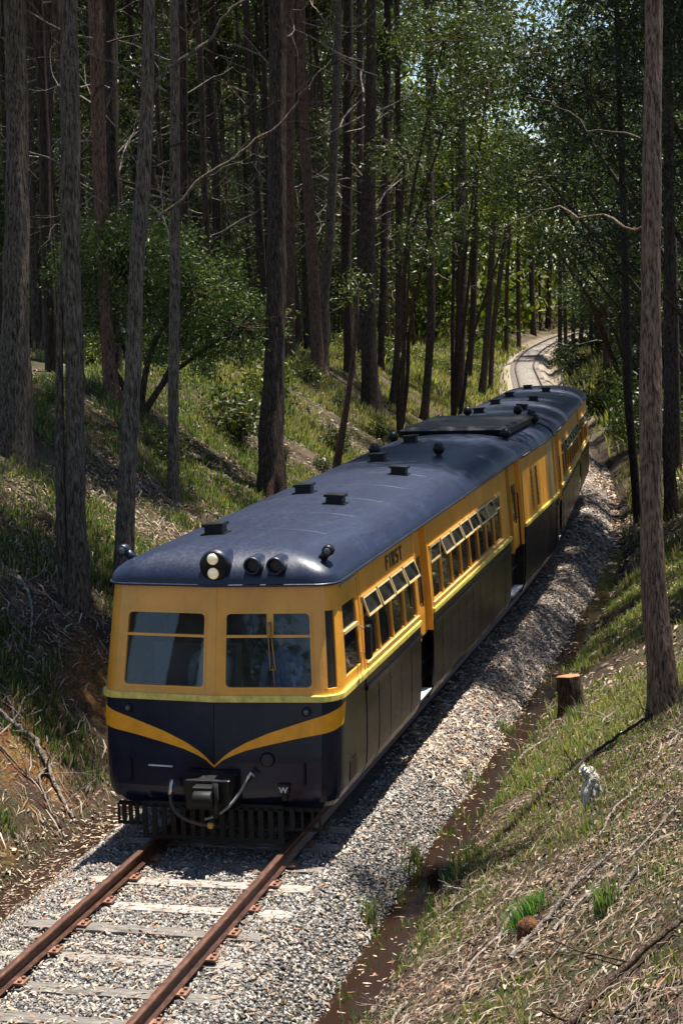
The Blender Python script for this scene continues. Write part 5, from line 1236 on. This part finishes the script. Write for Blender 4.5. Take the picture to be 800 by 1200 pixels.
LITTER = [(.48, .38, .27), (.36, .28, .20), (.20, .13, .085), (.50, .42, .33), (.13, .085, .06), (.28, .14, .08), (.36, .27, .19), (.24, .19, .15)]
def litter(X, Y, r, L0, L1, wr, ang=None, spread=3.2, lift=.006, cols=LITTER):
    """curled leaves, bark strips and chips lying on the slope: two quads each"""
    N = len(X); z, n_ = frame_at(X, Y); a = (r.uniform(-spread, spread, N) + (ang if ang is not None else 0)); d = dir_on(n_, a)
    d = d + n_*r.normal(size=(N, 1))*.22; d /= np.linalg.norm(d, axis=1, keepdims=True)
    w = np.cross(n_, d); w /= np.linalg.norm(w, axis=1, keepdims=True); w = w+n_*r.normal(size=(N, 1))*.35
    L = r.uniform(L0, L1, (N, 1)); W_ = L*wr*r.uniform(.6, 1.4, (N, 1)); c = np.stack([X, Y, z+lift], -1)+n_*r.uniform(0, .03, (N, 1)); cur = n_*L*r.uniform(-.05, .22, (N, 1))
    side = np.cross(n_, d)*L*r.uniform(-.15, .15, (N, 1))
    V = np.stack([c-d*L/2-w*W_*.2, c-d*L/2+w*W_*.2, c-w*W_/2+cur+side, c+w*W_/2+cur+side, c+d*L/2-w*W_*.12, c+d*L/2+w*W_*.12], 1).reshape(-1, 3)
    i = np.arange(N)*6; F = np.stack([np.stack([i, i+2, i+3, i+1], -1), np.stack([i+2, i+4, i+5, i+3], -1)], 1).reshape(-1, 4)
    cc = np.asarray(cols)[r.integers(0, len(cols), N)]*r.uniform(.6, 1.3, (N, 1)); return V, F, np.repeat(cc, 6, 0)
def put(name, parts, mat, label, cat):
    V, F = join([(p[0], p[1]) for p in parts]); Cc = np.concatenate([p[2] for p in parts]); link(name, np_mesh(name, V, F, Cc), mat, kind='stuff', label=label, category=cat)
r = np.random.default_rng(42)
X, Y, U = pts_in(16000, -2.3, 2.3, -9, 6, r); k = ~((np.abs(U) < 1.2) & (Y > 0)); pa = [litter(X[k], Y[k], r, .025, .09, .26, lift=.028)]
X, Y, U = pts_in(18000, .95, 2.3, 4, 30, r); pa.append(litter(X, Y, r, .04, .13, .25, lift=.035))
X, Y, U = pts_in(5000, .95, 2.4, 24, 60, r); pa.append(litter(X, Y, r, .08, .22, .25, lift=.04))
X, Y, U = pts_in(500, 1.9, 2.6, -8, 16, r); q = litter(X, Y, r, .04, .10, .3); q[0][:, 2] = np.maximum(q[0][:, 2], zc(q[0][:, 1])-.668); pa.append(q)
put('leaf_litter', pa, M['litter'], 'pale fallen leaves scattered over the ballast shoulder', 'litter')
X, Y, U = pts_in(110000, 2.45, 8.5, -11, 8, r); dens = fbm(X*.9, Y*.9, 61); k = r.random(len(X)) < np.clip(.35+2.2*(dens-.42), .12, 1); pa = [litter(X[k], Y[k], r, .02, .085, .3, cols=[(c[0]*.75, c[1]*.73, c[2]*.7) for c in LITTER])]
X, Y, U = pts_in(9000, 2.6, 8.5, -11, 4, r); dens = fbm(X*.8+7, Y*.8, 63); k = dens > .49; pa.append(litter(X[k], Y[k], r, .06, .28, .06, -2.2, .8, .012, LITTER[:3]+LITTER[4:]))
X, Y, U = pts_in(12000, 2.5, 8.5, -11, 8, r); pa.append(litter(X, Y, r, .08, .26, .022, None, 3.2, .02))
X, Y, U = pts_in(14000, 2.45, 9, 8, 45, r); pa.append(litter(X, Y, r, .06, .17, .28))
put('leaf_litter', pa, M['litter'], 'bark strips and dead leaves strewn down the right bank', 'litter')
X, Y, U = pts_in(60000, -7.5, -2.7, -4, 16, r); dens = fbm(X*.8, Y*.8, 65); k = r.random(len(X)) < np.clip(.5+2*(dens-.45), .15, 1)*np.where(U > -3.9, .4, 1); pa = [litter(X[k], Y[k], r, .03, .10, .28, cols=[(c[0]*.58, c[1]*.55, c[2]*.52) for c in LITTER])]  # bank shade painted in: litter colours darkened on the left
X, Y, U = pts_in(13000, -12, -2.7, 14, 45, r); pa.append(litter(X, Y, r, .06, .18, .26, cols=[(c[0]*.5, c[1]*.48, c[2]*.45) for c in LITTER]))  # further back the litter colours carry still deeper painted shade
X, Y, U = pts_in(2600, -3.0, -2.05, -4, 8, r); q = litter(X, Y, r, .03, .10, .28); q[0][:, 2] = np.maximum(q[0][:, 2], zc(q[0][:, 1])-.68); pa.append(q)
X, Y, U = pts_in(2500, -7, -2.8, -3, 16, r); pa.append(litter(X, Y, r, .15, .45, .04, -.8, .8, .015))
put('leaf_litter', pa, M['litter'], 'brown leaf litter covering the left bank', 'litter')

def grass(X, Y, r, h0, h1, nb, cols, sig=.06, width=.006, lean=.5):
    N = len(X)*nb; T = np.repeat(np.arange(len(X)), nb); z, n_ = frame_at(X, Y)
    px = X[T]+r.normal(size=N)*sig; py = Y[T]+r.normal(size=N)*sig; pz = ground(px, py)-.01
    h = r.uniform(h0, h1, N)*np.repeat(r.uniform(.6, 1.25, len(X)), nb); a = r.uniform(0, 6.28, N)
    out = np.stack([np.cos(a), np.sin(a), np.zeros(N)], -1)*(r.uniform(.1, 1, N)*lean)[:, None] + n_[T]*.25*np.array([1, 1, 0]); p = np.stack([px, py, pz], -1)
    sd_ = np.stack([-np.sin(a), np.cos(a), np.zeros(N)], -1)*width*r.uniform(.6, 1.5, (N, 1)); up = np.array([0, 0, 1.0])
    mid = p+(out*.35+up*.62)*h[:, None]; tip = p+(out*1.0+up*.92)*h[:, None]
    V = np.stack([p-sd_, p+sd_, mid+sd_*.8, mid-sd_*.8, tip], 1).reshape(-1, 3); i = np.arange(N)*5
    F = np.concatenate([np.stack([i, i+1, i+2], -1), np.stack([i, i+2, i+3], -1), np.stack([i+3, i+2, i+4], -1)])
    cc = np.asarray(cols)[r.integers(0, len(cols), len(X))][T]*r.uniform(.6, 1.35, (N, 1)); st_ = r.random(N) < .25; cc[st_] = np.array([.32, .26, .14])*r.uniform(.6, 1.2, (st_.sum(), 1))
    return V, F, np.repeat(cc, 5, 0)
r = np.random.default_rng(43)
GR_ = [(.15, .155, .045), (.11, .125, .036), (.22, .19, .08), (.075, .095, .03), (.27, .22, .11), (.17, .18, .05)]; GD = [(.05, .10, .025), (.07, .125, .03), (.04, .08, .022)]
def patchy(N, u0, u1, y0, y1, sc, seed, lo, power=1.0):
    X, Y, U = pts_in(N, u0, u1, y0, y1, r, power); d = fbm(X*sc, Y*sc, seed); k = d > lo+r.uniform(-.06, .06, len(X)); return X[k], Y[k]
GG = [(.10, .155, .035), (.13, .175, .04), (.075, .125, .03), (.17, .185, .05), (.21, .19, .08)]
pg = []
X, Y = patchy(7000, 2.6, 8.5, -11, 6, .7, 71, .47); pg.append(grass(X, Y, r, .03, .13, 12, GR_[:4]+GG[:3], .07, .0055))
X, Y = patchy(5600, 2.6, 9, 3, 22, .5, 72, .40); pg.append(grass(X, Y, r, .05, .19, 12, GG, .09, .007))
X, Y = patchy(2600, 2.7, 12, 20, 60, .5, 73, .42); pg.append(grass(X, Y, r, .12, .38, 11, GR_, .14, .014))
X, Y, U = pts_in(160, 1.9, 2.75, -7, 14, r); pg.append(grass(X[:90], Y[:90], r, .08, .28, 22, GD, .07, .006, .45))
put('grass', pg, M['grass'], 'short sunlit grass tufts on the right bank', 'grass')
pg = []
X, Y = patchy(3400, -7, -3.0, -3, 12, .6, 74, .53); pg.append(grass(X, Y, r, .06, .24, 11, GD+GR_[1:2], .08, .008))
X, Y = patchy(10000, -11, -3.6, 9, 34, .6, 75, .42); pg.append(grass(X, Y, r, .06, .22, 11, GD+GG[:3]+GR_[:2], .12, .010))
X, Y = patchy(8000, -16, -3.2, 30, 75, .5, 76, .45); pg.append(grass(X, Y, r, .1, .32, 11, GR_, .2, .018))
X, Y = patchy(5000, -14, -2.8, 75, 190, .3, 77, .36); pg.append(grass(X, Y, r, .3, .9, 9, GR_+[(.2, .24, .05)], .45, .05))
X, Y = patchy(2500, 3.2, 14, 60, 190, .3, 78, .38); pg.append(grass(X, Y, r, .3, .9, 9, GR_, .45, .05))
X, Y = patchy(3000, -50, -12, 45, 170, .3, 79, .42); pg.append(grass(X, Y, r, .3, .8, 9, GR_, .5, .05))
put('grass', pg, M['grass'], 'tussocky green and straw grass on the left bank and verges', 'grass')
# single tussocks
for (x, y, h, nb, lab) in [(4.12, -3.3, .46, 420, 'vivid green fine-leaved tussock growing on the right bank above the rotten stub'), (1.98, -1.0, .42, 90, 'dark rushy tussock at the edge of the ditch water'), (2.02, 1.3, .40, 80, 'rushy tussock leaning over the ditch below the bank'), (2.05, 7.9, .36, 80, 'green tussock beside the ditch at the foot of the cut stump'), (3.35, 6.6, .34, 70, 'bright grass clump in front of the cut stump'), (5.0, -4.6, .36, 110, 'dark spiky tussock among bark strips on the right bank')]:
    V, F, Cc = grass(np.array([x]), np.array([y]), r, h*.5, h, nb, [(.07, .20, .04)] if nb > 200 else GD, .10 if nb > 200 else .06, .005, .55)
    gz = float(ground(x, y)); link('grass_tussock', np_mesh('grass_tussock', V-np.array([x, y, gz]), F, Cc), M['grass'], label=lab, category='tussock').location = (x, y, gz)

# ---------------------------------------------------------------- stumps and fallen wood
def lumpy_stump(name, label, base, top, r0, r1, bark, cut, seed):
    gz = float(ground(base[0], base[1])); org = np.array([base[0], base[1], gz]); root = thing(name, label, 'stump', tuple(org))
    P = resample([[base[0], base[1], gz-.2, r0*1.08], [base[0], base[1], gz+.1, r0], [*top, r1]], .05); V, F = tube_np(P[:, :3]-org, P[:, 3], 40, .2, seed, .3)
    link('trunk', np_mesh('trunk', V, F, None, True), M[bark], root)
    c = P[-1, :3]-org; rim = V[-40:]; rim2 = c+(rim-c)*.93+np.array([0, 0, .012]); vv = np.concatenate([rim, rim2, c+(rim-c)*.45+np.array([0, 0, .02]), [c+np.array([0, 0, .014])]])
    i = np.arange(40); j = (i+1) % 40; fq = np.concatenate([np.stack([i, j, j+40, i+40], -1), np.stack([i+40, j+40, j+80, i+80], -1)]); ft = np.stack([i+80, j+80, np.full(40, 120)], -1)
    link('cut_face', np_mesh('cut_face', vv, [fq, ft]), M[cut], root)
m, n, l, b = new_mat('fresh_cut_timber'); v = mapped(n, l); w_ = n.new('ShaderNodeTexWave'); w_.wave_type = 'RINGS'; w_.rings_direction = 'Z'; w_.inputs['Scale'].default_value = 22; w_.inputs['Distortion'].default_value = 4; l.new(v, w_.inputs['Vector'])
rr = ramp(n, [(.2, (.22, .075, .03, 1)), (.8, (.46, .19, .08, 1))]); l.new(w_.outputs[0], rr.inputs[0]); l.new(rr.outputs[0], b.inputs['Base Color']); b.inputs['Roughness'].default_value = .8; M['cut'] = m
lumpy_stump('tree_stump', 'freshly cut stump with orange-brown top beside the right ditch', (3.139, 7.717), (3.10, 7.75, .30), .18, .165, 'bark_brown', 'cut', 3)
lumpy_stump('tree_stump', 'old dark stump on the left bank below the leafy bush', (-7.23, 24.2), (-7.17, 24.3, 3.15), .16, .15, 'bark_brown', 'cut', 4)
lumpy_stump('rotten_stub', 'low crumbling orange stub under the vivid green tussock', (4.20, -3.75), (4.22, -3.72, float(ground(4.2, -3.75))+.12), .09, .05, 'rotten', 'rotten', 5)
gz = float(ground(4.34, -.28)); root = thing('lichen_snag', 'white lichen-crusted wood snag poking up on the right bank', 'wood', (4.34, -.28, gz))
for q in ([(0, 0, -.1, .07), (.01, 0, .15, .075), (.05, .01, .32, .06), (.03, .02, .38, .05), (-.02, .02, .43, .05), (-.06, .0, .38, .03)], [(.04, -.02, -.05, .05), (.09, -.02, .12, .055), (.11, 0, .26, .03)]):
    Q = resample(q, .02); V, F = tube_np(Q[:, :3], Q[:, 3], 22, .9, 6); V = V+r.normal(size=V.shape)*.009; link('snag_limb', np_mesh('snag_limb', V, F, None, True), M['lichen'], root)

def fallen(name, label, pts, rad, mat, twigs=0, seed=0, group=None):
    """branch lying on the ground: follows the slope, with side twigs"""
    r = np.random.default_rng(seed); A = np.array([[x, y, float(ground(x, y))+rad*.7+dz, 1] for x, y, dz in pts]); A[:, 3] = np.linspace(rad, rad*.4, len(A)); org = A[0, :3].copy(); org[2] -= rad*.7
    Q = resample(A, .07); Q[1:-1, :3] += r.normal(size=(len(Q)-2, 3))*rad*.25; parts = [tube_np(Q[:, :3]-org, Q[:, 3], 10, .25, seed)]
    for _ in range(twigs):
        i = r.integers(2, len(Q)-1); d = r.normal(size=3)*np.array([1, 1, .35]); d[2] = abs(d[2]); o_ = []; branchy(r, Q[i, :3]-org, d, r.uniform(.25, .7), Q[i, 3]*.5, 1, o_, [], .6, 5); parts += o_
    V, F = join(parts); o = link(name, np_mesh(name, V, F, None, True), M[mat], label=label, category='branch'); o.location = tuple(org)
    if group: o['group'] = group
fallen('fallen_branch', 'long pale bent branch sliding down the clay face of the left bank', [(-4.25, 2.75, .1), (-4.0, 2.85, .06), (-3.68, 2.86, .06), (-3.4, 2.65, .05), (-3.14, 2.4, .04), (-2.85, 2.2, .02)], .05, 'dead_wood', 4, 1)
fallen('fallen_branch', 'pale crooked stick on the leaf litter above the bent branch', [(-5.7, 7.2, .05), (-5.3, 6.6, .06), (-5.0, 6.1, .04), (-4.7, 5.3, .02)], .03, 'dead_wood', 4, 2)
fallen('fallen_branch', 'forked grey stick lying near the twin-stemmed tree', [(-5.2, 5.6, .05), (-4.9, 5.2, .1), (-4.5, 5.1, .04)], .022, 'dead_wood', 3, 3)
fallen('fallen_branch', 'weathered brown log lying down the right bank by the rotten stub', [(4.12, -4.4, .03), (4.33, -3.9, .03), (4.6, -3.5, .04), (4.95, -3.1, .05)], .03, 'dead_wood', 3, 4)
fallen('fallen_branch', 'second weathered log lying alongside, higher up the right bank', [(4.5, -4.3, .02), (4.8, -3.8, .02), (5.2, -3.3, .05), (5.5, -2.9, .05)], .02, 'dead_wood', 3, 5)
fallen('fallen_branch', 'thick dark branch at the foot of the right-hand bank slope', [(4.9, -7.3, .03), (5.3, -6.9, .04), (5.7, -6.6, .04), (6.2, -6.3, .04)], .034, 'bark_brown', 4, 6)
fallen('fallen_branch', 'dark dead branch lying uphill to the tall pale stringybark', [(3.7, 1.2, .02), (3.95, 2.0, .05), (4.3, 2.7, .06), (4.7, 3.0, .08), (5.2, 3.2, .1)], .032, 'bark_brown', 5, 7)
fallen('fallen_branch', 'short bleached stick standing in grass beside the tall pale stringybark', [(4.4, 6.2, .05), (4.45, 6.3, .25), (4.5, 6.4, .45)], .03, 'dead_wood', 0, 8)
r = np.random.default_rng(77); k = 0
while k < 26:
    x, y = r.uniform(2.8, 7.5), r.uniform(-9, 9)
    if not view_mask(np.array([x]), np.array([y]), 0)[0]: continue
    a = -2.2+r.normal()*.5; L_2 = r.uniform(.4, 1.1); fallen('fallen_stick', 'bleached stick among the bark strips and grass of the right bank', [(x, y, .02), (x+math.cos(a)*L_2*.5, y+math.sin(a)*L_2*.5, .04), (x+math.cos(a+.2)*L_2, y+math.sin(a+.2)*L_2, .02)], r.uniform(.008, .022), 'dead_wood', int(r.integers(0, 3)), 100+k, 'sticks on the right bank'); k += 1
k = 0
while k < 26:
    x, y = r.uniform(-7, -2.9), r.uniform(-1, 18)
    if not view_mask(np.array([x]), np.array([y]), 0)[0]: continue
    a = r.uniform(-1.6, .2); L_2 = r.uniform(.5, 1.5); fallen('fallen_stick', 'grey stick lying in the leaf litter of the left bank', [(x, y, .02), (x+math.cos(a)*L_2*.5, y+math.sin(a)*L_2*.5, .05), (x+math.cos(a+.3)*L_2, y+math.sin(a+.3)*L_2, .02)], r.uniform(.01, .024), 'dead_wood', int(r.integers(1, 4)), 200+k, 'sticks on the left bank'); k += 1
